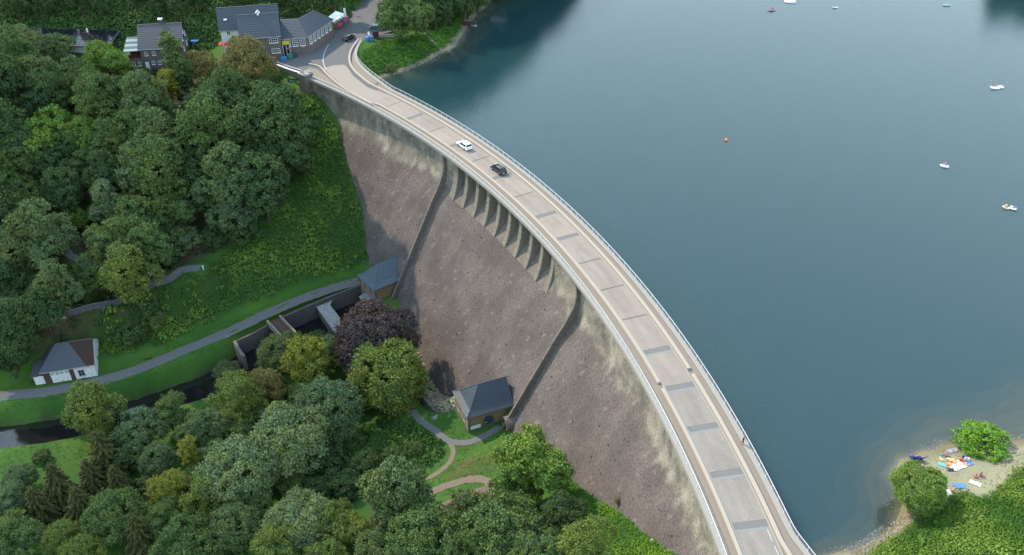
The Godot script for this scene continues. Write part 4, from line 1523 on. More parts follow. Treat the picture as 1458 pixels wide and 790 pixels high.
	tb.prism(PackedVector3Array([pix(479, 42, 0.0) + Vector3(0.2, 1.2, 0), pix(497, 29, 0) + Vector3(0, 1.2, 0), pix(484, 18, 0) + Vector3(0, 1.2, 0), pix(466, 28, 0) + Vector3(0.4, 1.2, -1.2)]), Vector3(0, -2.5, 0))
	part("terrace_wall", tb, M.house_stone, t)
	for i in 6:
		var p := pix(480 + i * 2.7, 39.0 - i * 2.0, 1.2)
		var fm := MB.new()
		for k in 3: fm.tube(Vector3(k * 0.3 - 0.3, 0.3, 0), Vector3(k * 0.3 - 0.3, 0.75, 0.1), 0.22, 0.12, 6)
		fm.bx(-0.55, 0.55, 0.0, 0.32, -0.2, 0.2)
		part("flower_tub", fm, M.pink_cloth if i % 3 else M.red_cloth, t).position = p
	for i in 4:
		var p := pix(478 + i * 4.0, 34.0 - i * 2.6, 1.2)
		var tm := MB.new()
		tm.tube(Vector3(0, 0, 0), Vector3(0, 0.7, 0), 0.05, 0.05, 6)
		tm.tube(Vector3(0, 0.7, 0), Vector3(0, 0.74, 0), 0.55, 0.55, 10)
		var ct := thing("cafe_table", "round cafe table under the white awning", "table", Transform3D(Basis(), p), "tables on the beer terrace")
		part("table", tm, M.window_white, ct)
	var aw := thing("awning", "white flat awning on posts over the beer terrace", "awning")
	var c0 := pix(467, 24.5, 4.0)
	var c1 := pix(474.5, 31.5, 4.0)
	var c2 := pix(491, 19.5, 4.2)
	var c3 := pix(478, 15.5, 4.6)
	tb = MB.new()
	tb.prism(PackedVector3Array([c0, c1, c2, c3]), Vector3(0, -0.12, 0))
	part("canopy", tb, M.awning, aw)
	for p in [c1, c2, c3]:
		tb = MB.new()
		tb.tube(Vector3(p.x, 1.1, p.z), Vector3(p.x, p.y, p.z) + Vector3(0, -0.1, 0), 0.06, 0.06, 6)
		part("post", tb, M.steel, aw)
	var fp := pix(492, 15, 0.5)
	var flag := thing("flagpole", "tall flagpole with a white and dark flag behind the terrace", "flagpole", Transform3D(Basis(), fp))
	tb = MB.new()
	tb.tube(Vector3(0, -0.6, 0), Vector3(0, 6.5, 0), 0.06, 0.04, 6)
	part("pole", tb, M.steel, flag)
	tb = MB.new()
	tb.bx(-1.1, -0.04, 5.0, 6.4, -0.02, 0.02)
	part("flag", tb, M.awning, flag)
	tb = MB.new()
	tb.bx(-0.75, -0.35, 5.3, 6.0, -0.03, 0.03)
	part("flag_emblem", tb, M.car_teal, flag)
	var bf := thing("banner", "narrow white upright banner beside the awning", "banner", Transform3D(Basis(), pix(494, 29, 0)))
	tb = MB.new()
	tb.tube(Vector3(0, 0, 0), Vector3(0, 4.0, 0), 0.04, 0.03, 6)
	part("pole", tb, M.steel, bf)
	tb = MB.new()
	tb.bx(-0.75, -0.04, 1.4, 3.9, -0.02, 0.02)
	part("cloth", tb, M.awning, bf)
	for q in [[414.5, 82.5, "bin_green", "green wheeled waste bin beside the inn entrance"], [420.5, 81.5, "bin_dark", "dark wheeled waste bin beside the inn entrance"], [405, 87, "blue_plastic", "blue crate standing by the inn wall"]]:
		var bn := thing("waste_bin" if q[2] != "blue_plastic" else "crate", q[3], "bin" if q[2] != "blue_plastic" else "crate", yaw(pix(q[0], q[1], 0.0), -12))
		tb = MB.new()
		tb.prism(PackedVector3Array([Vector3(-0.6, 0.12, 0.45), Vector3(0.6, 0.12, 0.45), Vector3(0.7, 1.1, 0.5), Vector3(-0.7, 1.1, 0.5)]), Vector3(0, 0, -0.9))
		part("body", tb, M[q[2]], bn)
		tb = MB.new()
		tb.bx(-0.74, 0.74, 1.1, 1.22, -0.5, 0.55)
		part("lid", tb, M[q[2]], bn)
	# terrace of the white house with folded red parasols
	for q in [[318.5, 67], [325, 68]]:
		var pa := thing("parasol", "red parasol on the terrace below the white house", "parasol", Transform3D(Basis(), pix(q[0], q[1] + 4.0, 0.0)), "red parasols of the inn garden")
		tb = MB.new()
		tb.tube(Vector3.ZERO, Vector3(0, 2.4, 0), 0.04, 0.04, 6)
		part("pole", tb, M.steel, pa)
		tb = MB.new()
		for i in 8:
			var t0 := TAU * i / 8
			var t1 := TAU * (i + 1) / 8
			tb.tri(Vector3(0, 2.6, 0), Vector3(cos(t1) * 1.25, 2.0, sin(t1) * 1.25), Vector3(cos(t0) * 1.25, 2.0, sin(t0) * 1.25))
		part("canopy", tb, M.red_cloth, pa)
	var hd := thing("hedge_fence", "low pale wooden fence behind the garden of the white house", "fence")
	tb = MB.new()
	tb.sweep(px_line([[272, 54], [300, 53], [316, 52]], 0.6), rect(-0.06, 0.06, -0.9, 0.25, 0.01))
	part("panel", tb, M.steel, hd)
	var tr := thing("trampoline", "small blue round trampoline in the garden between the houses", "trampoline", Transform3D(Basis(), on_ground(278, 62) + Vector3(0, 0.1, 0)))
	tb = MB.new()
	tb.tube(Vector3(0, 0.7, 0), Vector3(0, 0.8, 0), 1.2, 1.2, 14)
	part("mat", tb, M.blue_plastic, tr)
	for i in 4:
		tb = MB.new()
		tb.tube(Vector3(cos(i * PI / 2) * 1.1, -0.2, sin(i * PI / 2) * 1.1), Vector3(cos(i * PI / 2) * 1.1, 0.75, sin(i * PI / 2) * 1.1), 0.05, 0.05, 5)
		part("leg", tb, M.steel, tr)
	# stone house
	var h := thing("stone_house", "stone house with grey slate roof, balcony and white windows", "building", yaw(Vector3(-94.7, -3.2, -244.6), -8.0))
	gable_house(h, -11.6, 0, -11.0, 0, -2.0, 6.2, 11.0, M.house_stone, M.slate_warm, 0.4, M.slate)
	for q in [[-10.0, 4.5, 0.95, 1.2], [-7.9, 4.5, 0.95, 1.2], [-4.5, 4.5, 0.95, 1.2], [-2.0, 4.5, 0.95, 1.2], [-8.6, 1.7, 0.95, 1.1], [-6.9, 1.7, 0.95, 1.1], [-2.6, 1.7, 0.95, 1.1]]: window(h, q[0], q[1], 0.0, q[2], q[3])
	for q in [[8.6, -5.5], [7.2, -3.4], [7.2, -7.6], [4.4, -3.0], [4.4, -7.5]]: window(h, 0.0, q[0], q[1], 1.0, 1.3, 2, 2, PI / 2)
	var dd := MB.new()
	dd.bx(-10.9, -9.9, -0.6, 2.0, 0.0, 0.1)
	var hdoor := part("door", dd, M.window_white, h)
	dd = MB.new()
	dd.bx(-10.1, -10.0, 0.7, 0.82, 0.1, 0.16)
	part("handle", dd, M.steel, hdoor)
	dd = MB.new()
	dd.bx(-6.0, -5.0, 10.4, 12.2, -6.4, -5.5)
	var ch := part("chimney", dd, M.slate, h)
	dd = MB.new()
	dd.bx(-6.1, -4.9, 12.2, 12.45, -6.5, -5.4)
	part("chimney_cap", dd, M.window_white, ch)
	dd = MB.new()
	dd.bx(-15.2, -11.6, -2.0, 3.2, -6.5, -0.4)
	part("annex_wall", dd, M.house_stone, h)
	for x in [-14.2, -12.5]: window(h, x, 1.5, -0.4, 0.9, 1.1)
	dd = MB.new()
	dd.bx(-15.2, -11.65, 3.2, 4.2, -0.55, -0.42)
	meta(part("balcony_rail", dd, M.timber, h), "dark red wooden balcony front")
	dd = MB.new()
	dd.bx(-15.2, -11.65, 3.2, 5.9, -6.4, -3.0)
	part("balcony_room", dd, M.timber_brown, h)
	for i in 6:
		dd = MB.new()
		var z0 := 0.3 - i * 1.15
		var y0 := 5.6 + i * 0.28
		dd.quad(Vector3(-16.0, y0, z0), Vector3(-11.7, y0, z0), Vector3(-11.7, y0 + 0.26, z0 - 1.1), Vector3(-16.0, y0 + 0.26, z0 - 1.1))
		dd.quad(Vector3(-16.0, y0 + 0.2, z0 - 1.1), Vector3(-11.7, y0 + 0.2, z0 - 1.1), Vector3(-11.7, y0 - 0.06, z0), Vector3(-16.0, y0 - 0.06, z0))
		part("canopy_panel", dd, M.glass_pale if i % 2 == 0 else M.slate_warm, h)
	# building with solar panels
	var s := thing("solar_building", "long white building with dark solar panel roof behind the trees", "building", yaw(Vector3(-119.9, -3.2, -252.2), 4.0))
	dd = MB.new()
	dd.bx(-26.0, 0, -2, 3.3, -7.5, 0)
	part("wall", dd, M.white_paint, s)
	dd = MB.new()
	dd.prism(PackedVector3Array([Vector3(-26.6, 3.3, 0.7), Vector3(1.4, 3.3, 0.7), Vector3(1.4, 5.0, -8.0), Vector3(-26.6, 5.0, -8.0)]), Vector3(0, -0.25, 0))
	part("roof", dd, M.slate, s)
	for i in 15:
		for j in 3:
			dd = MB.new()
			var x := -26.2 + i * 1.82
			var za := 0.2 - j * 2.7
			var ya := 3.42 + j * 0.53
			dd.prism(PackedVector3Array([Vector3(x, ya + 0.08, za), Vector3(x + 1.66, ya + 0.08, za), Vector3(x + 1.66, ya + 0.62, za - 2.45), Vector3(x, ya + 0.62, za - 2.45)]), Vector3(0, -0.06, 0))
			part("solar_panel", dd, M.car_black, s)
	for x in [-2.2, -6.0, -12.0]: window(s, x, 1.6, 0.0, 1.4, 1.3)
	dd = MB.new()
	dd.tube(Vector3(-8, 4.2, -6.5), Vector3(-8, 5.9, -6.5), 0.25, 0.25, 8)
	part("flue", dd, M.window_white, s)
	dd = MB.new()
	dd.bx(0.1, 1.2, -1, 3.0, -7.0, -0.5)
	part("dark_porch", dd, M.timber_brown, s)
# ---------------------------------------------------------------- shore by the car park
func build_shore() -> void:
	var b := MB.new()
	var foot := smooth_line(px_line([[515, 57], [509, 69], [507.5, 80], [513, 90], [524, 101], [540, 113.5]], 0.0), 0.8)
	b.sweep(foot, rect(-0.05, 0.6, -6.0, -0.55, 0.0))
	part("wing_wall", b, M.dam_stone, dam)
	var st := thing("wall_steps", "narrow stone steps descending beside the lake wing wall", "steps")
	for i in 9:
		b = MB.new()
		var p := pix(526 - i * 0.7, 60 + i * 2.7, -0.3 - i * 0.38)
		b.box(p, Vector3(0.75, 0, 0), Vector3(0, 0.2, 0), Vector3(0, 0, 0.85))
		part("step", b, M.granite_top, st)
	var k := thing("kiosk", "small brown timber kiosk with dark roof at the car park", "kiosk", yaw(pix(535, 53, 0.0), -30))
	b = MB.new()
	b.bx(-0.8, 0.8, 0, 1.9, -0.6, 0.6)
	part("wall", b, M.timber, k)
	b = MB.new()
	b.prism(PackedVector3Array([Vector3(-1.1, 1.9, 0.8), Vector3(-1.1, 1.9, -0.8), Vector3(-1.1, 2.5, 0)]), Vector3(2.2, 0, 0))
	part("roof", b, M.bin_dark, k)
	for q in [[523, 58.5], [529, 57.5]]:
		var bn := thing("blue_bin", "blue waste bin at the end of the lake railing", "bin", yaw(pix(q[0], q[1], 0.0), 20), "blue bins at the end of the lake railing")
		b = MB.new()
		b.prism(PackedVector3Array([Vector3(-0.4, 0.05, 0.4), Vector3(0.4, 0.05, 0.4), Vector3(0.48, 1.1, 0.45), Vector3(-0.48, 1.1, 0.45)]), Vector3(0, 0, -0.85))
		part("body", b, M.blue_plastic, bn)
		b = MB.new()
		b.bx(-0.5, 0.5, 1.1, 1.2, -0.48, 0.48)
		part("lid", b, M.blue_plastic, bn)
	var sp := thing("sign_post", "white sign on a post at the end of the lake railing", "sign", yaw(pix(526, 57, 0.0), -10))
	b = MB.new()
	b.tube(Vector3(0, 0, 0), Vector3(0, 2.6, 0), 0.05, 0.05, 6)
	part("post", b, M.steel, sp)
	b = MB.new()
	b.bx(-0.3, 0.3, 1.5, 2.6, 0.05, 0.09)
	part("sign_panel", b, M.window_white, sp)
	var lw := thing("car_park_wall", "low pale wall edging the car park above the grass", "wall")
	b = MB.new()
	b.sweep(px_line([[533, 54], [545, 51], [561, 50]], 0.0), rect(-0.15, 0.15, -1.2, 0.45, 0.03))
	part("wall", b, M.concrete, lw)
	var j := thing("landing_stage", "small reddish timber landing stage at the lake edge", "jetty", yaw(pix(666, 33, -3.4), 0))
	for i in 6:
		b = MB.new()
		b.bx(-2.2 + i * 0.75, -1.5 + i * 0.75, 0, 0.12, -1.4, 1.6)
		part("deck_plank", b, M.timber, j)
	for q in [[-2, -1.2], [2, -1.2], [-2, 1.4], [2, 1.4]]:
		b = MB.new()
		b.tube(Vector3(q[0], -2.5, q[1]), Vector3(q[0], 0.7, q[1]), 0.1, 0.1, 6)
		part("pile", b, M.timber_brown, j)
	var lp := thing("lamp_post", "slim white lamp post above the landing stage", "lamp post", Transform3D(Basis(), on_ground(663, 29)))
	b = MB.new()
	b.tube(Vector3(0, -0.3, 0), Vector3(0, 3.6, 0), 0.06, 0.05, 6)
	part("pole", b, M.steel, lp)
	b = MB.new()
	b.tube(Vector3(0, 3.6, 0), Vector3(0, 4.1, 0), 0.22, 0.12, 8)
	part("lamp_head", b, M.window_white, lp)
	boat("moored_boat", "small grey boat moored at the landing stage", pix(674, 37, LAKE_Y), 10.0, 3.4, 1.3, M.car_silver, "")
	var ss := thing("shore_steps", "straight flight of pale steps down the grassy point to the water", "steps")
	for i in 14:
		b = MB.new()
		var p := on_ground(lerpf(603, 628, i / 13.0), lerpf(48, 72, i / 13.0))
		b.box(p + Vector3(0, 0.1, 0), Vector3(0.5, 0, 0.2), Vector3(0, 0.15, 0), Vector3(-0.15, 0, 0.35))
		part("step", b, M.granite_top, ss)
	stones("shore_stones", "pale stones along the shore of the grassy point", [[540, 112], [552, 104], [580, 95], [618, 76], [650, 53], [662, 28], [690, 5], [705, 5], [672, 40], [656, 64], [624, 86], [580, 104], [550, 113]], 0.6, 0.4, [[0.36, 0.34, 0.3], [0.2, 0.18, 0.15]], [-48, 0, -310, -230], "edge")
	stones("beach_stones", "pale stones edging the gravel beach", [[1225, 795], [1270, 765], [1300, 742], [1282, 735], [1262, 745], [1200, 785]], 0.4, 0.3, [[0.4, 0.36, 0.3], [0.24, 0.21, 0.17]], [45, 75, -100, -65], "edge")
	stones("beach_gravel", "coarse pale gravel of the beach", BEACH, 0.55, 0.2, [[0.42, 0.36, 0.28], [0.26, 0.22, 0.17]], [40, 100, -106, -70], "edge_wide")
# ---------------------------------------------------------------- cars
func car(label: String, at: Vector3, ang: float, paint: Material, tall := 1.0, rack := false) -> void:
	var o := thing("car", label, "car", yaw(at, ang))   # x is forward
	var side := [[-2.2, 0.45], [-2.25, 0.95], [-2.05, 1.0], [-1.75, 1.55 * tall], [-1.5, 1.62 * tall], [0.05, 1.6 * tall], [0.3, 1.52 * tall], [1.0, 1.02], [1.9, 0.86], [2.2, 0.62], [2.22, 0.35], [-2.15, 0.32]]
	var half := func(y: float) -> float: return 0.9 if y < 1.05 else 0.9 - (y - 1.05) * 0.32
	var b := MB.new()
	var n := side.size()
	for i in n:
		var p: Array = side[i]
		var q: Array = side[(i + 1) % n]
		var hp: float = half.call(p[1])
		var hq: float = half.call(q[1])
		b.quad(Vector3(p[0], p[1], -hp), Vector3(p[0], p[1], hp), Vector3(q[0], q[1], hq), Vector3(q[0], q[1], -hq))
	for s in [-1.0, 1.0]:
		var lo := [[-2.15, 0.32], [-2.2, 0.45], [-2.25, 0.95], [-2.05, 1.0], [1.0, 1.02], [1.9, 0.86], [2.2, 0.62], [2.22, 0.35]]
		for i in range(1, lo.size() - 1):
			b.tri(Vector3(lo[0][0], lo[0][1], s * 0.9), Vector3(lo[i][0], lo[i][1], s * 0.9), Vector3(lo[i + 1][0], lo[i + 1][1], s * 0.9))
		var ct := [[-2.05, 1.0], [-1.75, 1.55 * tall], [-1.5, 1.62 * tall], [0.05, 1.6 * tall], [0.3, 1.52 * tall], [1.0, 1.02]]
		for i in range(1, ct.size() - 1):
			b.tri(Vector3(ct[0][0], ct[0][1], s * 0.9), Vector3(ct[i][0], ct[i][1], s * (half.call(ct[i][1]) as float)), Vector3(ct[i + 1][0], ct[i + 1][1], s * (half.call(ct[i + 1][1]) as float)))
	part("body", b, paint, o)
	var top := 1.5 * tall
	for s in [-1.0, 1.0]:
		for q in [[-1.78, -0.95, -1.68], [-0.85, 0.1, -0.85], [0.15, 0.82, 0.15]]:
			var g := MB.new()
			var x0: float = q[0]
			var x1: float = q[1]
			var z0: float = s * 0.915
			var z1: float = s * ((half.call(top) as float) + 0.012)
			var xt: float = x1 if x1 < 0.5 else 0.32
			g.quad(Vector3(x0, 1.05, z0), Vector3(x1, 1.05, z0), Vector3(xt, top, z1), Vector3(q[2], top, z1))
			part("side_window", g, M.glass, o)
	var g2 := MB.new()
	g2.quad(Vector3(0.985, 1.08, -0.78), Vector3(0.985, 1.08, 0.78), Vector3(0.37, 1.5 * tall, 0.66), Vector3(0.37, 1.5 * tall, -0.66))
	part("windscreen", g2, M.glass, o).position = Vector3(0.03, 0.03, 0)
	g2 = MB.new()
	g2.quad(Vector3(-2.03, 1.08, 0.78), Vector3(-2.03, 1.08, -0.78), Vector3(-1.8, 1.48 * tall, -0.66), Vector3(-1.8, 1.48 * tall, 0.66))
	part("rear_window", g2, M.glass, o).position = Vector3(-0.03, 0.02, 0)
	for x in [-1.35, 1.4]:
		for s in [-1.0, 1.0]:
			var w := MB.new()
			w.tube(Vector3(0, 0, -0.11), Vector3(0, 0, 0.11), 0.33, 0.33, 14)
			var wh := part("wheel", w, M.tyre, o)
			wh.position = Vector3(x, 0.33, s * 0.83)
			w = MB.new()
			w.tube(Vector3(0, 0, -0.125), Vector3(0, 0, 0.125), 0.2, 0.2, 10)
			part("rim", w, M.steel, wh)
	for s in [-1.0, 1.0]:
		var l := MB.new()
		l.bx(2.05, 2.2, 0.62, 0.76, s * 0.7 - 0.17, s * 0.7 + 0.17)
		part("headlight", l, M.lamp_clear, o)
		l = MB.new()
		l.bx(-2.27, -2.2, 0.75, 0.95, s * 0.74 - 0.13, s * 0.74 + 0.13)
		part("tail_light", l, M.lamp_red, o)
		l = MB.new()
		l.bx(0.68, 0.86, 1.02, 1.14, s * 1.0 - 0.09, s * 1.0 + 0.09)
		part("mirror", l, paint, o)
	var np := MB.new()
	np.bx(-2.28, -2.24, 0.55, 0.66, -0.26, 0.26)
	part("number_plate", np, M.window_white, o)
	if rack:
		var r := MB.new()
		for z in [-0.6, 0.6]: r.bx(-1.4, 0.0, 1.66 * tall, 1.7 * tall, z - 0.04, z + 0.04)
		part("roof_rack", r, M.steel, o)
func build_cars() -> void:
	var wc := arc(246.1, pol(pix(664, 209, 0.03)).y, 0.03)
	car("white estate car driving along the dam crest", wc, pol(wc).y - 90.0 , M.car_white, 1.0)
	var bc := arc(246.4, pol(pix(713, 243, 0.03)).y, 0.03)
	car("black estate car with pale roof rails on the dam crest", bc, pol(bc).y - 90.0, M.car_black, 1.0, true)
	car("black hatchback waiting at the junction beside the inn terrace", pix(497, 56, 0.01), -63.0, M.car_black, 0.94)
	car("dark teal car parked beside the kiosk", pix(538, 42, 0.01), 2.0, M.car_teal, 0.95)
	car("silver van with roof rack parked under the large tree", pix(548, 37, 0.01), -4.0, M.car_silver, 1.25, true)
# ---------------------------------------------------------------- boats and bathers
func boat(called: String, label: String, at: Vector3, ang: float, len0: float, wid0: float, m: Material, group: String) -> Node3D:
	var len := len0 * 0.66
	var wid := wid0 * 0.66
	var o := thing(called, label, "boat", yaw(at, ang), group)
	var b := MB.new()
	var n := 18
	var rings := []
	for i in n:
		var t := TAU * i / n
		var c := Vector3(cos(t) * len * 0.42 + (0.08 * len if cos(t) > 0.5 else 0.0), 0.18, sin(t) * wid * 0.38)
		var outv := Vector3(cos(t), 0, sin(t)).normalized()
		var r := []
		for k in 7:
			var a := TAU * k / 7
			r.append(c + outv * cos(a) * wid * 0.16 + Vector3(0, sin(a) * wid * 0.15, 0))
		rings.append(r)
	for i in n:
		for k in 7:
			b.quad(rings[i][k], rings[(i + 1) % n][k], rings[(i + 1) % n][(k + 1) % 7], rings[i][(k + 1) % 7])
	part("hull", b, m, o)
	b = MB.new()
	for i in n: b.tri(Vector3(0, 0.06, 0), rings[(i + 1) % n][3], rings[i][3])
	part("floor", b, M.steel, o)
	b = MB.new()
	b.bx(-0.12 * len, 0.02 * len, 0.22, 0.34, -wid * 0.3, wid * 0.3)
	part("seat", b, m, o)
	return o
func build_lake_things() -> void:
	boat("dinghy", "white inflatable dinghy with two bathers aboard", pix(1416, 125.5, LAKE_Y), 10, 3.4, 2.4, M.window_white, "")
	boat("dinghy", "small round white inflatable tied beside the dinghy", pix(1424.5, 124.5, LAKE_Y), 80, 2.0, 2.0, M.window_white, "")
	boat("dinghy", "lone white inflatable boat with one bather", pix(1344, 237, LAKE_Y), 30, 2.9, 1.7, M.window_white, "")
	boat("rowing_boat", "white and blue pedal boat on the lake", pix(1124, 3, LAKE_Y), 5, 5.6, 3.2, M.car_white, "")
	boat("rowing_boat", "pinkish canoe on the lake near the pedal boat", pix(1098, 15.5, LAKE_Y), -4, 4.4, 0.9, M.pink_cloth, "")
	boat("rowing_boat", "pale teal rubber boat far out on the lake", pix(1347, 8, LAKE_Y), 0, 3.4, 2.0, M.glass_pale, "")
	boat("air_mattress", "pale yellow air mattress carrying a bather", pix(1431.5, 296, LAKE_Y), 60, 2.2, 1.5, M.air_yellow, "")
	boat("air_mattress", "white air mattress carrying a bather", pix(1441.5, 297.5, LAKE_Y), 40, 2.0, 1.4, M.window_white, "")
	boat("air_mattress", "pale pink air mattress with a bather near the far boats", pix(1189, 11, LAKE_Y), 0, 2.6, 1.3, M.window_white, "")
	var by := thing("buoy", "orange round buoy floating on the open lake", "buoy", Transform3D(Basis(), pix(1034, 200, LAKE_Y)))
	var b := MB.new()
	var pr := [[0.0, -0.22], [0.28, -0.1], [0.38, 0.15], [0.32, 0.38], [0.15, 0.52], [0.06, 0.56], [0.05, 0.7], [0.0, 0.7]]
	for i in pr.size() - 1:
		for k in 12:
			var t0 := TAU * k / 12
			var t1 := TAU * (k + 1) / 12
			b.quad(Vector3(cos(t0) * pr[i][0], pr[i][1], sin(t0) * pr[i][0]), Vector3(cos(t0) * pr[i + 1][0], pr[i + 1][1], sin(t0) * pr[i + 1][0]), Vector3(cos(t1) * pr[i + 1][0], pr[i + 1][1], sin(t1) * pr[i + 1][0]), Vector3(cos(t1) * pr[i][0], pr[i][1], sin(t1) * pr[i][0]))
	part("float", b, M.orange_plastic, by)
	for q in [[1413, 125, "sitting", "red", "person in red sitting in the white dinghy"], [1418, 124.5, "sitting", "skin", "bather without shirt sitting in the white dinghy"], [1345, 236, "sitting", "pink", "person in pink sitting in the lone white boat"], [1431.5, 295.5, "lying", "yellow", "bather in yellow lying on the yellow air mattress"], [1441.5, 297, "lying", "white", "bather in white lying on the white air mattress"], [1189, 10.5, "lying", "skin", "bather lying on the pink air mattress"], [1099, 15, "sitting", "red", "paddler sitting in the pinkish canoe"]]:
		person(q[4], pix(q[0], q[1], LAKE_Y) + Vector3(0, 0.35 if q[2] == "lying" else 0.28, 0), rng.randf_range(0, 360), q[2], q[3])
# ---------------------------------------------------------------- people: one smooth skin over a jointed figure
const CLOTH := {"red": [0.45, 0.05, 0.05], "skin": [0.42, 0.24, 0.16], "pink": [0.5, 0.2, 0.25], "yellow": [0.55, 0.45, 0.15], "white": [0.6, 0.6, 0.6], "black": [0.02, 0.02, 0.025], "teal": [0.1, 0.38, 0.4], "blue": [0.06, 0.2, 0.45], "orange": [0.6, 0.25, 0.1]}
var _pose := {}
func pose(called: String) -> Array:   # bones: a, b, radius at a, radius at b, 0 skin 1 top 2 trousers 3 hair
	var J := {}
	match called:
		"standing":
			J = {"pel": Vector3(0, 0.95, 0), "chest": Vector3(0, 1.32, 0.01), "neck": Vector3(0, 1.5, 0), "head": Vector3(0, 1.63, 0.02), "shl": Vector3(-0.18, 1.42, 0), "shr": Vector3(0.18, 1.42, 0), "ell": Vector3(-0.24, 1.15, -0.06), "elr": Vector3(0.24, 1.15, 0.04), "hal": Vector3(-0.22, 0.9, 0.06), "har": Vector3(0.22, 0.92, 0.2), "hil": Vector3(-0.09, 0.92, 0), "hir": Vector3(0.09, 0.92, 0), "knl": Vector3(-0.1, 0.5, 0.12), "knr": Vector3(0.1, 0.5, -0.02), "anl": Vector3(-0.1, 0.09, 0.16), "anr": Vector3(0.1, 0.1, -0.22), "tol": Vector3(-0.11, 0.04, 0.32), "tor": Vector3(0.11, 0.04, -0.07)}
		"sitting":
			J = {"pel": Vector3(0, 0.12, 0), "chest": Vector3(0, 0.5, -0.06), "neck": Vector3(0, 0.68, -0.05), "head": Vector3(0, 0.81, 0.0), "shl": Vector3(-0.18, 0.6, -0.06), "shr": Vector3(0.18, 0.6, -0.06), "ell": Vector3(-0.27, 0.35, 0.02), "elr": Vector3(0.27, 0.35, 0.02), "hal": Vector3(-0.18, 0.38, 0.28), "har": Vector3(0.18, 0.38, 0.28), "hil": Vector3(-0.1, 0.11, 0), "hir": Vector3(0.1, 0.11, 0), "knl": Vector3(-0.15, 0.42, 0.36), "knr": Vector3(0.15, 0.36, 0.4), "anl": Vector3(-0.13, 0.08, 0.62), "anr": Vector3(0.14, 0.08, 0.7), "tol": Vector3(-0.14, 0.07, 0.82), "tor": Vector3(0.16, 0.07, 0.9)}
		_:
			J = {"pel": Vector3(0, 0.12, 0), "chest": Vector3(0, 0.14, -0.4), "neck": Vector3(0, 0.14, -0.58), "head": Vector3(0, 0.15, -0.72), "shl": Vector3(-0.18, 0.13, -0.5), "shr": Vector3(0.18, 0.13, -0.5), "ell": Vector3(-0.34, 0.08, -0.3), "elr": Vector3(0.34, 0.1, -0.62), "hal": Vector3(-0.36, 0.06, -0.04), "har": Vector3(0.16, 0.1, -0.82), "hil": Vector3(-0.1, 0.12, 0.02), "hir": Vector3(0.1, 0.12, 0.02), "knl": Vector3(-0.14, 0.12, 0.45), "knr": Vector3(0.16, 0.24, 0.42), "anl": Vector3(-0.16, 0.08, 0.88), "anr": Vector3(0.16, 0.07, 0.82), "tol": Vector3(-0.19, 0.14, 0.98), "tor": Vector3(0.19, 0.12, 0.94)}
	return [[J.pel, J.chest, 0.13, 0.15, 1], [J.chest, J.neck, 0.13, 0.07, 1], [J.neck, J.head, 0.06, 0.1, 0], [J.shl, J.shr, 0.075, 0.075, 1], [J.shl, J.ell, 0.06, 0.045, 1], [J.shr, J.elr, 0.06, 0.045, 1], [J.ell, J.hal, 0.043, 0.032, 0], [J.elr, J.har, 0.043, 0.032, 0], [J.hil, J.knl, 0.095, 0.06, 2], [J.hir, J.knr, 0.095, 0.06, 2], [J.knl, J.anl, 0.058, 0.042, 0], [J.knr, J.anr, 0.058, 0.042, 0], [J.anl, J.tol, 0.042, 0.035, 0], [J.anr, J.tor, 0.042, 0.035, 0], [J.head, J.head + Vector3(0, 0.04, 0.02), 0.1, 0.1, 0]]
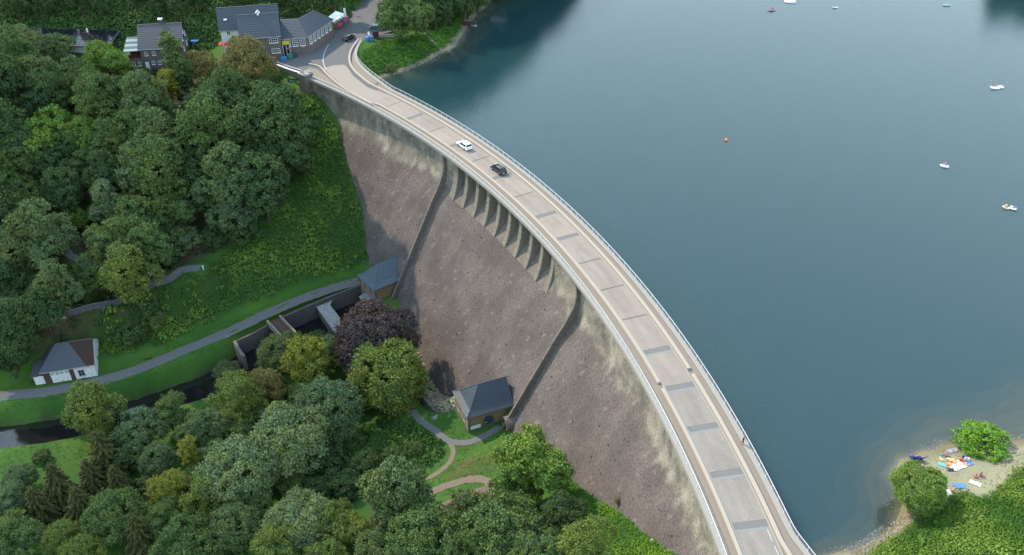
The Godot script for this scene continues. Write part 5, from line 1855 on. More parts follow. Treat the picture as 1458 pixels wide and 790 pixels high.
func figure(called: String, top: Array, legs: Array) -> Array:
	var bones := pose(called)
	var lo := Vector3.ONE * 9
	var hi := -lo
	for q in bones:
		for k in 2:
			lo = lo.min(q[k] - Vector3.ONE * 0.22)
			hi = hi.max(q[k] + Vector3.ONE * 0.22)
	var cs := 0.045
	var nx := int((hi.x - lo.x) / cs) + 2
	var ny := int((hi.y - lo.y) / cs) + 2
	var nz := int((hi.z - lo.z) / cs) + 2
	var f := PackedFloat32Array()
	var kind := PackedByteArray()
	f.resize(nx * ny * nz)
	kind.resize(nx * ny * nz)
	for k in nz:
		for j in ny:
			for i in nx:
				var p := lo + Vector3(i, j, k) * cs
				var d := 9.0
				var near := 9.0
				var kd := 0
				for q in bones:
					var ab: Vector3 = q[1] - q[0]
					var t := clampf((p - q[0]).dot(ab) / maxf(ab.length_squared(), 1e-6), 0, 1)
					var e: float = p.distance_to(q[0] + ab * t) - lerpf(q[2], q[3], t)
					if e < near:
						near = e
						kd = q[4]
					var h := clampf(0.5 + 0.5 * (d - e) / 0.05, 0, 1)
					d = lerpf(d, e, h) - 0.05 * h * (1 - h)
				f[(k * ny + j) * nx + i] = d
				kind[(k * ny + j) * nx + i] = kd
	var b := MB.new()
	var id := {}
	for k in nz - 1:
		for j in ny - 1:
			for i in nx - 1:
				var o := (k * ny + j) * nx + i
				var m := 0
				var sum := Vector3.ZERO
				var cnt := 0
				for c in 8:
					if f[o + (c & 1) + ((c >> 1) & 1) * nx + (c >> 2) * nx * ny] < 0: m |= 1 << c
				if m == 0 or m == 255: continue
				for c in 8:
					for ax in 3:
						if c & (1 << ax): continue
						var c2 := c | (1 << ax)
						if ((m >> c) & 1) == ((m >> c2) & 1): continue
						var a := f[o + (c & 1) + ((c >> 1) & 1) * nx + (c >> 2) * nx * ny]
						var e := f[o + (c2 & 1) + ((c2 >> 1) & 1) * nx + (c2 >> 2) * nx * ny]
						var pa := Vector3(c & 1, (c >> 1) & 1, c >> 2)
						var pb := Vector3(c2 & 1, (c2 >> 1) & 1, c2 >> 2)
						sum += pa.lerp(pb, a / (a - e))
						cnt += 1
				id[o] = b.v.size()
				b.v.append(lo + (Vector3(i, j, k) + sum / cnt) * cs)
				var col: Array = [CLOTH.skin, top, legs, [0.05, 0.03, 0.02]][kind[o]]
				b.c.append(Color(col[0], col[1], col[2]))
	var st := [1, nx, nx * ny]
	for o in id:
		for ax in 3:
			var u: int = st[(ax + 1) % 3]
			var v: int = st[(ax + 2) % 3]
			if not (id.has(o - u) and id.has(o - v) and id.has(o - u - v)): continue
			if o + st[ax] >= f.size(): continue
			var s0 := f[o] < 0
			if s0 == (f[o + st[ax]] < 0): continue
			var q := [id[o], id[o - u], id[o - u - v], id[o - v]]
			if not s0: q.reverse()
			for t in [0, 2, 1, 0, 3, 2]: b.ix.append(q[t])
	smooth(b)
	var head: Vector3 = bones[14][0]
	return [b.commit(), head]
func person(label: String, at: Vector3, ang: float, how: String, top: String, legs := "blue") -> void:
	var key := how + top + legs
	if not _pose.has(key):
		_pose[key] = figure(how, CLOTH[top], CLOTH[legs])
	if not M.has("person"): mat("person", Color.WHITE, 0.7, null, 1.0, true)
	var o := thing("person", label, "person", yaw(at, ang))
	part("body", _pose[key][0], M.person, o)
	var h := MB.new()
	var hd: Vector3 = _pose[key][1]
	for i in 5:
		for k in 10:
			var a0 := PI * 0.62 * i / 5
			var a1 := PI * 0.62 * (i + 1) / 5
			var t0 := TAU * k / 10
			var t1 := TAU * (k + 1) / 10
			var g := func(a: float, t: float) -> Vector3: return hd + Vector3(sin(a) * cos(t), cos(a), sin(a) * sin(t) - 0.22) * 0.118 + Vector3(0, 0.02, 0)
			h.quad(g.call(a0, t0), g.call(a0, t1), g.call(a1, t1), g.call(a1, t0))
	part("hair", h, M.hair, o)
func build_beach() -> void:
	var put := func(u: float, v: float) -> Vector3: return on_ground(u, v)
	person("walker in dark clothes on the lakeside footway of the dam", pix(1057, 633, -0.02), 100, "standing", "black", "black")
	for q in [[1340, 651, 10, "sitting", "teal", "child in a teal top sitting on the beach"], [1346, 649, 60, "sitting", "pink", "person in pink sitting beside the child in teal"], [1351, 657, 120, "lying", "orange", "person in orange lying on the beach towels"], [1357, 660, 140, "lying", "skin", "sunbather lying beside the person in orange"], [1388, 681, 200, "sitting", "skin", "bather sitting on the sand above the bushes"], [1395, 679, 240, "sitting", "red", "bather in red sitting above the bushes"], [1358, 696, 220, "lying", "skin", "sunbather lying at the edge of the bushes"], [1374, 656, 30, "sitting", "white", "person in white sitting among colourful bags"], [1290, 661, 0, "sitting", "orange", "person in orange beside the navy beach chairs"]]:
		person(q[5], put.call(q[0], q[1]) + Vector3(0, 0.03, 0), q[2], q[3], q[4], "blue" if q[4] != "skin" else "red")
	var towels := [[1347, 655, 1.9, 1.0, 20, "yellow", "yellow beach towel under the sunbathers"], [1355, 658, 2.0, 1.1, -30, "orange", "orange beach towel under the sunbathers"], [1361, 664, 2.6, 1.8, -25, "white", "wide pale beach blanket"], [1342, 662, 1.4, 0.9, 30, "teal", "teal towel beside the yellow one"], [1371, 660, 1.6, 1.0, 60, "orange", "orange towel under the bags"], [1378, 661, 1.5, 0.9, -20, "blue", "blue towel beside the orange one"], [1365, 692, 1.8, 1.1, 10, "blue", "light blue towel at the edge of the bushes"], [1388, 689, 1.6, 0.9, 40, "white", "white towel on the path to the beach"], [1349, 703, 1.2, 0.9, 80, "white", "white cloth lying by the bush edge"], [1353, 669, 1.1, 0.8, 0, "black", "black cloth lying on the sand"]]
	for q in towels:
		var p: Vector3 = put.call(q[0], q[1])
		var o := thing("towel", q[6], "towel", yaw(p + Vector3(0, 0.05, 0), q[4]))
		var b := MB.new()
		var n := 6
		for i in n:
			for j in 4:
				var g := func(a: int, c: int) -> Vector3:
					var l := Vector3((float(a) / n - 0.5) * q[2], 0, (c / 4.0 - 0.5) * q[3])
					var w: Vector3 = o.transform * l
					l.y = ground(w.x, w.z) - p.y + 0.04 + 0.03 * sin(a * 2.1 + c * 1.7)
					return l
				b.quad(g.call(i, j + 1), g.call(i + 1, j + 1), g.call(i + 1, j), g.call(i, j))
		var c: Array = CLOTH[q[5]]
		if not M.has("cloth_" + q[5]): mat("cloth_" + q[5], lin(c[0], c[1], c[2]), 0.9)
		part("cloth", b, M["cloth_" + q[5]], o)
	for q in [[1300, 655, "navy folding beach chair with high back nearer the water"], [1309, 656, "navy folding beach chair with high back beside the willow bush"]]:
		var o := thing("beach_chair", q[2], "chair", yaw(put.call(q[0], q[1]), 170))
		var b := MB.new()
		b.prism(PackedVector3Array([Vector3(-0.45, 0.35, 0.0), Vector3(0.45, 0.35, 0.0), Vector3(0.45, 1.25, -0.45), Vector3(-0.45, 1.25, -0.45)]), Vector3(0, 0, -0.05))
		part("backrest", b, M.navy_cloth, o)
		b = MB.new()
		b.bx(-0.45, 0.45, 0.32, 0.37, 0.0, 0.6)
		part("seat", b, M.navy_cloth, o)
		for x in [-0.42, 0.42]:
			for z in [0.05, 0.55]:
				b = MB.new()
				b.tube(Vector3(x, -0.1, z), Vector3(x, 0.35, z), 0.025, 0.025, 5)
				part("leg", b, M.steel, o)
	var lm := thing("sun_mat", "pale grey sun mat lying on the gravel", "mat", yaw(put.call(1355, 642) + Vector3(0, 0.06, 0), -18))
	for i in 4:
		var b := MB.new()
		b.bx(-1.0 + i * 0.5, -0.53 + i * 0.5, 0, 0.12, -0.35, 0.35)
		part("cushion", b, M.steel if i % 2 else M.granite_top, lm)
	for q in [[1372, 653, "navy_cloth", "dark blue bag among the bathers"], [1368, 657, "red_cloth", "red bag among the bathers"], [1377, 655, "window_white", "white bag among the bathers"], [1349, 664, "orange_plastic", "orange bag beside the pale blanket"]]:
		var o := thing("beach_bag", q[3], "bag", yaw(put.call(q[0], q[1]), 30))
		var b := MB.new()
		b.prism(PackedVector3Array([Vector3(-0.3, 0, 0.2), Vector3(0.3, 0, 0.2), Vector3(0.24, 0.42, 0.12), Vector3(-0.24, 0.42, 0.12)]), Vector3(0, 0, -0.35))
		part("bag", b, M[q[2]], o)
		b = MB.new()
		b.tube(Vector3(-0.15, 0.4, -0.02), Vector3(0, 0.58, -0.02), 0.02, 0.02, 5)
		b.tube(Vector3(0, 0.58, -0.02), Vector3(0.15, 0.4, -0.02), 0.02, 0.02, 5)
		part("handle", b, M[q[2]], o)

# ---------------------------------------------------------------- trees
const SPECIES := {
	"mid": [0.140, 0.209, 0.063], "bright": [0.195, 0.305, 0.055], "yellow": [0.293, 0.305, 0.050], "dark": [0.098, 0.158, 0.055], "silver": [0.250, 0.322, 0.139],
	"grey": [0.171, 0.232, 0.086], "olive": [0.268, 0.232, 0.084], "copper": [0.128, 0.092, 0.094], "conifer": [0.128, 0.141, 0.055], "lime": [0.207, 0.266, 0.060], "blue": [0.159, 0.232, 0.105], "fresh": [0.171, 0.362, 0.034]}
var crowns := []
var trunks := []
func leaf_card(b: MB, p: Vector3, nrm: Vector3, s: float, col: Color) -> void:
	var t := nrm.cross(Vector3(rng.randf_range(-1, 1), rng.randf_range(-1, 1), rng.randf_range(-1, 1))).normalized()
	var w := nrm.cross(t)
	var f := nrm * s * 0.22
	var k := b.v.size()
	b.v.append(p - t * s * 0.62); b.v.append(p - w * s * 0.36 + f); b.v.append(p + t * s * 0.62); b.v.append(p + w * s * 0.36 + f)
	for i in 4: b.c.append(col)
	for i in [0, 1, 2, 0, 2, 3]: b.ix.append(k + i)
func crown(sd: int, R: float, y0: float, y1: float, lobes: int, leaves: int, size: float, shape: String, cl: float) -> ArrayMesh:
	rng.seed = sd
	var b := MB.new()
	var cy := (y0 + y1) / 2
	var sy := (y1 - y0) / 2
	var lc := []
	if shape == "conifer":
		var tiers := 17
		for i in tiers:
			var f := float(i) / tiers
			var r := R * pow(1.0 - f, 0.85) + 0.25
			var m := int(5 + 8 * (1 - f))
			for k in m:
				var a := TAU * (k + rng.randf() * 0.7) / m + i * 1.3
				var rr := r * rng.randf_range(0.75, 1.1)
				var n := int(leaves / (tiers * 9.0))
				for q in n:
					var g := pow(rng.randf(), 0.6)
					var dir := Vector3(cos(a), 0, sin(a))
					var side := Vector3(-dir.z, 0, dir.x)
					var p := dir * rr * g + side * rng.randf_range(-0.42, 0.42) * (1.15 - g) * rr * 0.45 + Vector3(0, y0 + (y1 - y0) * f - 0.34 * rr * g * g + rng.randf_range(-0.1, 0.2) + 0.1 * g, 0)
					var nn := (Vector3(0, 1, 0) + dir * 0.5 + Vector3(rng.randf_range(-0.7, 0.7), rng.randf_range(-0.3, 0.3), rng.randf_range(-0.7, 0.7))).normalized()
					var v := rng.randf_range(0.55, 1.0)
					leaf_card(b, p, nn, size * rng.randf_range(0.6, 1.2), Color(v, v, v * rng.randf_range(0.75, 1.0)))
		return b.commit()
	# main boughs, each carrying many small leaf clumps
	for i in lobes:
		var fy := 1.0 - 1.75 * (i + 0.5) / lobes   # spread evenly round the crown, then shaken
		var fr := sqrt(maxf(1.0 - fy * fy, 0.0))
		var d := (Vector3(cos(i * 2.39996) * fr, fy, sin(i * 2.39996) * fr) + Vector3(rng.randfn(), rng.randfn(), rng.randfn()) * 0.22).normalized()
		var q := rng.randf_range(0.45, 0.95) if i % 6 > 0 else rng.randf_range(0.0, 0.4)
		var rl := rng.randf_range(0.2, 0.46)
		if shape == "ball" or shape == "dome":
			q = rng.randf_range(0.55, 0.78)
			rl = rng.randf_range(0.24, 0.36)
		var wid := 1.0
		if shape == "egg": wid = 1.0 - 0.42 * maxf(d.y, 0)
		lc.append([Vector3(d.x * R * q * wid, cy + d.y * sy * q, d.z * R * q * wid), rl * R])
	if shape == "ball" or shape == "dome": lc.append([Vector3(0, cy, 0), minf(R, sy) * 0.8])
	var clumps := []
	for li in lc.size():
		var c: Vector3 = lc[li][0]
		var r: float = lc[li][1]
		var outw := Vector3(c.x / R, (c.y - cy) / sy, c.z / R)
		var m := int(clamp(9.0 * r * r / (cl * cl) * 0.55, 6, 60))
		var hue := rng.randf_range(-0.09, 0.09)
		for q in m:
			var d := (Vector3(rng.randfn(), rng.randfn(), rng.randfn()).normalized() + outw * 0.5 + Vector3(0, 0.2, 0)).normalized()
			var p := c + d * r * rng.randf_range(0.8, 1.15)
			var bad := p.y < y0 - 0.3
			for lj in lc.size():
				if lj != li and p.distance_squared_to(lc[lj][0]) < (lc[lj][1] * 0.72) ** 2: bad = true
			if not bad: clumps.append([p, d, cl * rng.randf_range(0.65, 1.25), rng.randf_range(0.66, 1.0), hue])
	var per := int(leaves * 1.25 / maxf(clumps.size(), 1))
	for k in clumps:
		var d0: Vector3 = k[1]
		for q in per:
			var d := (Vector3(rng.randfn(), rng.randfn(), rng.randfn()).normalized() + d0 * 0.75 + Vector3(0, 0.3, 0)).normalized()
			var p: Vector3 = k[0] + Vector3(d.x, d.y * 0.75, d.z) * k[2] * (rng.randf_range(0.55, 1.05) if rng.randf() < 0.82 else rng.randf_range(1.0, 1.7))
			var nn := (d + Vector3(rng.randfn(), rng.randfn(), rng.randfn()) * 0.55).normalized()
			var v: float = k[3] * rng.randf_range(0.8, 1.0)
			var h: float = k[4] + rng.randf_range(-0.06, 0.06)
			leaf_card(b, p, nn, size * 0.86 * rng.randf_range(0.55, 1.35), Color(clampf(v * (1.0 + h), 0, 1), v, clampf(v * (1.0 - h * 1.5), 0, 1)))
	return b.commit()
func trunk(sd: int, R: float, h: float, r: float) -> ArrayMesh:
	rng.seed = sd
	var b := MB.new()
	var p := Vector3(0, -0.6, 0)
	var top := Vector3(rng.randf_range(-0.4, 0.4), h, rng.randf_range(-0.4, 0.4))
	for i in 4:
		var a := p.lerp(top, i / 4.0)
		var c := p.lerp(top, (i + 1) / 4.0)
		b.tube(a, c, r * (1.25 - 0.24 * i), r * (1.25 - 0.24 * (i + 1)), 7, false)
	for i in 6:
		var f := rng.randf_range(0.4, 0.9)
		var a := p.lerp(top, f)
		var an := TAU * (i + rng.randf() * 0.5) / 6
		var e := a + Vector3(cos(an) * R * 0.6, h * 0.28, sin(an) * R * 0.6)
		var mid := a.lerp(e, 0.5) + Vector3(0, 0.3, 0)
		b.tube(a, mid, r * 0.45, r * 0.28, 5, false)
		b.tube(mid, e, r * 0.28, r * 0.08, 5, false)
	return b.commit()
const VAR := [   # crown radius, crown foot, crown top, boughs, leaves, leaf, shape, trunk radius, clump
	[5.0, 2.4, 12.5, 20, 15000, 0.42, "round", 0.3, 0.85], [5.0, 2.0, 11.5, 24, 15000, 0.40, "round", 0.3, 0.75], [4.4, 2.2, 15.5, 22, 16000, 0.42, "egg", 0.3, 0.8], [4.6, 1.8, 16.0, 26, 16000, 0.40, "egg", 0.32, 0.72],
	[6.0, 1.4, 11.0, 34, 19000, 0.38, "dome", 0.34, 0.7], [6.0, 1.2, 12.0, 30, 19000, 0.40, "dome", 0.34, 0.8], [4.6, 0.8, 14.5, 0, 22000, 0.42, "conifer", 0.24, 1.0], [7.0, 1.5, 14.0, 50, 24000, 0.38, "ball", 0.5, 0.7],
	[4.5, 2.0, 10.5, 20, 10000, 0.34, "round", 0.2, 0.7], [6.5, 1.2, 14.0, 40, 22000, 0.42, "ball", 0.4, 0.85], [2.5, 0.0, 3.2, 14, 4200, 0.30, "ball", 0.08, 0.5], [2.8, 0.0, 2.8, 18, 4200, 0.28, "dome", 0.08, 0.45], [2.0, 0.8, 11.5, 20, 7000, 0.34, "egg", 0.18, 0.5]]
func make_variants() -> void:
	for i in VAR.size():
		var a: Array = VAR[i]
		crowns.append(crown(100 + i, a[0], a[1], a[2], a[3], a[4], a[5], a[6], a[8]))
		trunks.append(trunk(300 + i, a[0], a[2] * 0.72 if a[6] != "conifer" else a[2] * 0.95, a[7]))
	for k in SPECIES:
		var c: Array = SPECIES[k]
		var m := mat("leaf_" + k, lin(c[0], c[1], c[2]), 0.6, null, 1.0, true)
		m.metallic_specular = 0.3
		m.backlight_enabled = true
		m.backlight = Color(0.50, 0.56, 0.30)
	rng.seed = 77
var tree_at := []
func plant(p: Vector3, s: float, vr: int, sp: String, called: String, label: String, category: String, group := "", flat := 1.0) -> Node3D:
	var o := thing(called, label, category, Transform3D(Basis.from_euler(Vector3(0, rng.randf() * TAU, 0)).scaled(Vector3(s, s * flat * rng.randf_range(0.93, 1.08), s)), p), group)
	part("trunk" if vr < 10 or vr == 12 else "stem", trunks[vr], M.bark, o)
	part("crown" if vr < 10 or vr == 12 else "foliage", crowns[vr], M["leaf_" + sp], o)
	tree_at.append(Vector3(p.x, s * VAR[vr][0], p.z))
	return o
func plant_px(u: float, v: float, rpx: float, vr: int, sp: String, called: String, label: String, category: String, group := "", flat := 1.0) -> void:
	var a: Array = VAR[vr]
	var d := ray(u, v)
	var t := 60.0
	while t < 420.0:
		var p := Vector3(0, CAMH, 0) + d * t
		var s: float = rpx * t / FL / a[0]
		var hc: float = s * (a[1] + a[2]) / 2 * (1.0 if vr != 6 else 0.8) * flat
		var g := ground(p.x, p.z)
		if p.y - g <= hc:
			plant(Vector3(p.x, g - 0.1, p.z), s, vr, sp, called, label, category, group, flat)
			return
		t += 0.3
func nearest(marks: Array, u: float, v: float) -> String:
	var best: Array = marks[0]
	for m in marks:
		if Vector2(m[0] - u, m[1] - v).length() < Vector2(best[0] - u, best[1] - v).length(): best = m
	return best[2]
func build_trees() -> void:
	make_variants()
	var hs := "trees on the wooded slope left of the dam"
	var vs := "trees beside the stream and lawns of the valley"
	var L := {"mid": "medium green", "dark": "dark green", "grey": "grey green", "blue": "blue green"}
	var wl := [[50, 75, "below the solar roofed building"], [190, 125, "below the stone house"], [300, 140, "below the garden between the two houses"], [365, 130, "below the olive tree at the inn"], [420, 160, "near the stone pillar"], [72, 192, "beside the rounded bright green tree"], [135, 205, "beside the light green tree with yellowish side"], [152, 292, "beside the pale feathery tree"], [110, 320, "beside the upper forest track"], [40, 335, "beside the tall grey green tree by the track"], [183, 395, "beside the yellow green tree on the forest track"], [245, 345, "above the end of the forest track"], [415, 235, "at the edge of the grassy slope"], [340, 310, "where the wood meets the grassy slope"], [60, 505, "behind the garage house"], [20, 440, "above the handrail of the forest track"], [310, 200, "in the dense middle of the wood"], [225, 190, "in the upper wood between bright tree and inn"], [245, 260, "above the broad tree hiding the path bend"], [5, 260, "in the wood beyond the rounded bright tree"], [200, 470, "on the bank above the valley path"], [390, 190, "in the corner of the wood nearest the dam"]]
	# the wood on the slope: pixel of the crown's middle, its radius in pixels, shape, kind of leaf
	for q in [[20, 80, 28, 3, "mid"], [8, 125, 32, 2, "dark"], [48, 118, 30, 0, "grey"], [100, 112, 26, 1, "grey"], [72, 138, 26, 2, "dark"], [140, 150, 30, 2, "mid"], [128, 128, 22, 0, "mid"], [205, 152, 30, 3, "grey"], [180, 135, 22, 0, "dark"],
			[10, 200, 30, 2, "dark"], [18, 228, 30, 0, "mid"], [160, 205, 26, 3, "mid"], [190, 195, 26, 2, "mid"], [225, 205, 32, 3, "grey"], [245, 175, 26, 0, "dark"], [300, 195, 36, 2, "mid"], [285, 160, 26, 1, "dark"],
			[335, 150, 34, 0, "dark"], [312, 130, 24, 1, "mid"], [375, 145, 32, 1, "dark"], [398, 185, 38, 2, "dark"], [360, 200, 34, 3, "dark"], [405, 225, 32, 0, "dark"], [372, 255, 34, 2, "dark"], [325, 250, 36, 3, "grey"], [330, 300, 26, 1, "blue"], [300, 282, 22, 0, "dark"],
			[235, 255, 36, 3, "mid"], [205, 245, 28, 2, "grey"], [240, 310, 28, 0, "mid"], [20, 278, 30, 1, "mid"], [5, 320, 30, 2, "dark"], [25, 360, 30, 3, "grey"], [5, 395, 28, 0, "dark"], [45, 410, 26, 1, "dark"], [15, 450, 28, 0, "dark"],
			[90, 270, 24, 2, "dark"], [120, 240, 22, 0, "dark"], [195, 310, 26, 2, "mid"], [265, 225, 28, 2, "dark"], [275, 250, 20, 0, "dark"], [222, 340, 22, 1, "dark"], [258, 342, 24, 10, "blue"], [230, 362, 20, 10, "dark"], [345, 330, 20, 10, "dark"], [40, 440, 24, 10, "dark"], [95, 415, 22, 11, "dark"],
			[130, 420, 16, 11, "mid"], [10, 490, 30, 0, "dark"], [20, 470, 28, 3, "dark"], [12, 512, 22, 0, "dark"], [62, 445, 24, 3, "dark"], [145, 388, 26, 0, "mid"], [118, 402, 20, 1, "dark"], [210, 430, 18, 10, "dark"], [82, 412, 24, 3, "grey"], [205, 352, 26, 2, "mid"], [185, 475, 22, 11, "dark"], [215, 455, 20, 11, "mid"], [345, 110, 22, 1, "dark"], [305, 335, 18, 11, "dark"], [390, 285, 16, 11, "dark"], [380, 240, 26, 1, "dark"], [60, 225, 22, 2, "dark"], [105, 205, 20, 2, "dark"],
			[150, 250, 24, 3, "dark"], [285, 215, 24, 3, "dark"], [345, 175, 26, 3, "dark"], [425, 185, 20, 1, "dark"], [425, 225, 18, 1, "dark"], [-25, 180, 40, 2, "dark"], [-25, 300, 40, 2, "dark"], [-20, 400, 34, 0, "dark"]]:
		var shrub: bool = q[3] >= 10
		var where := nearest(wl, q[0], q[1])
		plant_px(q[0], q[1], q[2] * 1.08, q[3], q[4], "woodland_shrub" if shrub else "woodland_tree", ("low %s shrub %s" % [{"mid": "green", "dark": "dark green", "blue": "blue green"}[q[4]], where]) if shrub else "%s %s tree %s" % [L[q[4]], "rounded" if q[3] < 2 else "tall", where], "shrub" if shrub else "tree", ("shrubs on the wooded slope" if shrub else hs))
	var one := [
		[72, 192, 37, 1, "bright", "leafy_tree", "rounded bright green tree standing out of the dark wood"], [126, 198, 24, 3, "bright", "leafy_tree", "light green tree with yellowish left side beside the rounded bright tree"],
		[30, 60, 26, 4, "silver", "leafy_tree", "pale grey green tree in front of the long solar roofed building"], [78, 66, 22, 1, "grey", "leafy_tree", "grey green tree covering the left end of the solar roof"], [152, 92, 28, 0, "bright", "leafy_tree", "light green tree between solar roofed building and stone house"],
		[196, 106, 15, 1, "dark", "leafy_tree", "small dark tree below the stone house door"], [240, 118, 17, 2, "yellow", "leafy_tree", "narrow yellow green tree below the stone house"], [246, 80, 15, 12, "grey", "leafy_tree", "slender olive tree reaching above the eaves of the stone house"],
		[263, 112, 12, 12, "dark", "leafy_tree", "dark columnar ivy clad tree beside the yellow green tree"], [287, 92, 20, 8, "olive", "leafy_tree", "thin brownish tree with sparse leaves between the two houses"], [355, 92, 32, 8, "olive", "leafy_tree", "wide yellowish olive tree in front of the inn"], [335, 100, 22, 8, "olive", "leafy_tree", "olive tree at the foot of the white house"],
		[152, 292, 22, 3, "silver", "leafy_tree", "pale feathery tree above the forest path bend"], [110, 312, 15, 1, "bright", "leafy_tree", "small bright green tree beside the upper forest path"], [168, 338, 34, 0, "mid", "leafy_tree", "broad green tree hiding the forest path bend"], [183, 395, 33, 3, "lime", "leafy_tree", "yellow green tree between the two forest path ends"], [60, 335, 38, 3, "grey", "leafy_tree", "tall grey green tree beside the upper forest path"],
		[130, 585, 34, 3, "lime", "leafy_tree", "tall light green tree between valley path and stream"], [534, 487, 56, 7, "copper", "copper_beech", "large copper beech with purple brown leaves below the dam"], [556, 540, 52, 9, "lime", "leafy_tree", "dense rounded yellow green tree beside the copper beech"],
		[437, 515, 30, 2, "yellow", "leafy_tree", "yellow green tree standing before the footbridge"], [395, 505, 28, 4, "grey", "leafy_tree", "grey green tree hiding the end of the footbridge"], [468, 500, 22, 1, "grey", "leafy_tree", "small grey green tree beside the pale weir wall"], [452, 480, 13, 10, "dark", "shrub", "dark green bush growing at the pale weir wall"],
		[338, 562, 32, 8, "lime", "leafy_tree", "olive green tree at the end of the channel wall"], [380, 548, 24, 8, "olive", "leafy_tree", "brownish thin tree beside the yellow green tree"], [322, 528, 18, 4, "grey", "leafy_tree", "small grey green tree on the lawn by the channel end"],
		[465, 590, 46, 5, "blue", "leafy_tree", "dark silvery tree beside the rounded yellow green tree"], [412, 630, 54, 4, "silver", "leafy_tree", "large domed silver green tree in the middle of the grove"], [342, 675, 50, 5, "silver", "leafy_tree", "flat domed silver green tree with drooping edge"], [428, 742, 46, 4, "silver", "leafy_tree", "bright silver green rounded tree at the edge of the grove"],
		[272, 652, 14, 12, "yellow", "leafy_tree", "slim yellow green tree rising beside the silver dome"], [308, 700, 34, 8, "lime", "leafy_tree", "light olive willow with thin foliage"], [245, 700, 28, 8, "yellow", "leafy_tree", "yellow green tree with dark gaps in its crown"],
		[200, 612, 30, 1, "blue", "leafy_tree", "blue green tree on the bank beside the stream"], [240, 590, 26, 0, "mid", "leafy_tree", "light green tree on the bank behind the stream"], [225, 655, 26, 4, "blue", "leafy_tree", "pale blue green bushy tree below the stream bank"], [285, 610, 26, 1, "grey", "leafy_tree", "grey green tree at the edge of the small lawn"],
		[310, 600, 24, 5, "silver", "leafy_tree", "silvery tree between the small lawn and the grove"], [165, 735, 40, 5, "mid", "leafy_tree", "broad soft green tree beside the dark spruces"], [85, 765, 24, 8, "lime", "leafy_tree", "light yellow green feathery tree below the spruces"], [115, 785, 24, 8, "lime", "leafy_tree", "feathery light green tree beside the broad soft green one"],
		[335, 750, 36, 5, "grey", "leafy_tree", "grey green spreading tree below the olive willow"], [480, 745, 28, 1, "lime", "leafy_tree", "yellow green tree beside the bright silver one"], [392, 785, 32, 0, "lime", "leafy_tree", "yellow green tree in front of the bright silver one"], [265, 775, 36, 1, "mid", "leafy_tree", "dark gapped green tree below the yellow green tree"],
		[566, 715, 44, 3, "grey", "leafy_tree", "pale grey green tree beside the dirt hairpin bend"], [612, 770, 54, 5, "mid", "leafy_tree", "wide rounded green tree below the hairpin bend"], [716, 757, 54, 5, "mid", "leafy_tree", "wide blue green rounded tree below the tall light tree"], [665, 722, 24, 2, "grey", "leafy_tree", "small dark grey tree inside the hairpin bend"],
		[760, 665, 48, 0, "bright", "leafy_tree", "tall light green tree in front of the dam face"], [803, 735, 32, 4, "dark", "leafy_tree", "dark grey green tree at the grassy dam foot"], [832, 775, 36, 8, "lime", "leafy_tree", "olive green tree at the grassy dam foot"], [735, 700, 30, 1, "mid", "leafy_tree", "green tree between the hairpin bend and the tall light tree"], [770, 790, 34, 1, "mid", "leafy_tree", "green tree overlapped by the wide blue green one"], [540, 785, 34, 4, "grey", "leafy_tree", "grey green tree left of the wide rounded green tree"],
		[1310, 697, 37, 9, "bright", "leafy_tree", "rounded willow bush tree on the beach shore"], [1401, 628, 37, 11, "fresh", "shrub", "bright green rounded bush beside the gravel beach"],
		[572, 18, 32, 1, "mid", "leafy_tree", "large green tree beside the parked cars"], [610, 25, 18, 10, "mid", "shrub", "green bush beside the large tree at the car park"], [556, 98, 8, 10, "grey", "shrub", "pale round bush near the lake wall"]]
	var gl := [[150, 625, "beside the stream bank"], [60, 690, "beside the spruces"], [25, 780, "below the spruces"], [342, 690, "beside the flat domed silver green tree"], [412, 630, "beside the large domed silver green tree"], [470, 640, "between the grove and the shrubby lawn"], [540, 650, "on the shrubby lawn beside the footpath"], [560, 740, "beside the pale grey green tree at the hairpin bend"], [690, 720, "inside the hairpin bend"], [460, 560, "behind the dark silvery tree"], [380, 570, "behind the large domed tree"], [220, 700, "beside the pale blue green bushy tree"], [300, 780, "below the grey green spreading tree"], [470, 785, "below the bright silver green tree"], [660, 795, "between the two wide rounded trees"], [235, 745, "beside the broad soft green tree"]]
	for q in one: plant_px(q[0], q[1], q[2], q[3], q[4], q[5], q[6], "shrub" if q[5] == "shrub" else "tree", "", 0.6 if q[4] == "fresh" else (0.82 if q[0] == 1310 else 1.0))
	for q in [[882, 712, "olive", 0.24, "dry yellowish bush growing out of the dam face"], [722, 583, "fresh", 0.4, "small bright weed bush beside the lower valve house roof"]]:
		var w := on_face(q[0], q[1])
		plant(w - Vector3(0.2, 0.5, -0.1), q[3], 10, q[2], "wall_plant", q[4], "shrub")
	var sm := stone_mesh()
	for q in [[838, 706, "pale square stone on the grass edge of the dam foot"], [866, 728, "pale stone beside the dry bush at the dam foot"], [931, 769, "flat pale stone low on the sunny dam foot"]]:
		var w := on_face(q[0], q[1])
		var sb := thing("foot_stone", q[2], "stone", Transform3D(Basis.from_euler(Vector3(0, q[0], 0)).scaled(Vector3(0.55, 0.5, 0.5)), w + Vector3(-0.3, 0.1, 0.1)))
		part("stone", sm, M.granite_top, sb)
	for q in [[85, 695, 30], [150, 650, 33], [115, 720, 28], [55, 720, 28], [130, 680, 26], [200, 765, 30], [170, 690, 24]]:
		plant_px(q[0], q[1], q[2] * 1.05, 6, "conifer", "spruce", "dark olive spruce with drooping branches in the grove", "tree", "spruces in the grove by the stream", 0.85)
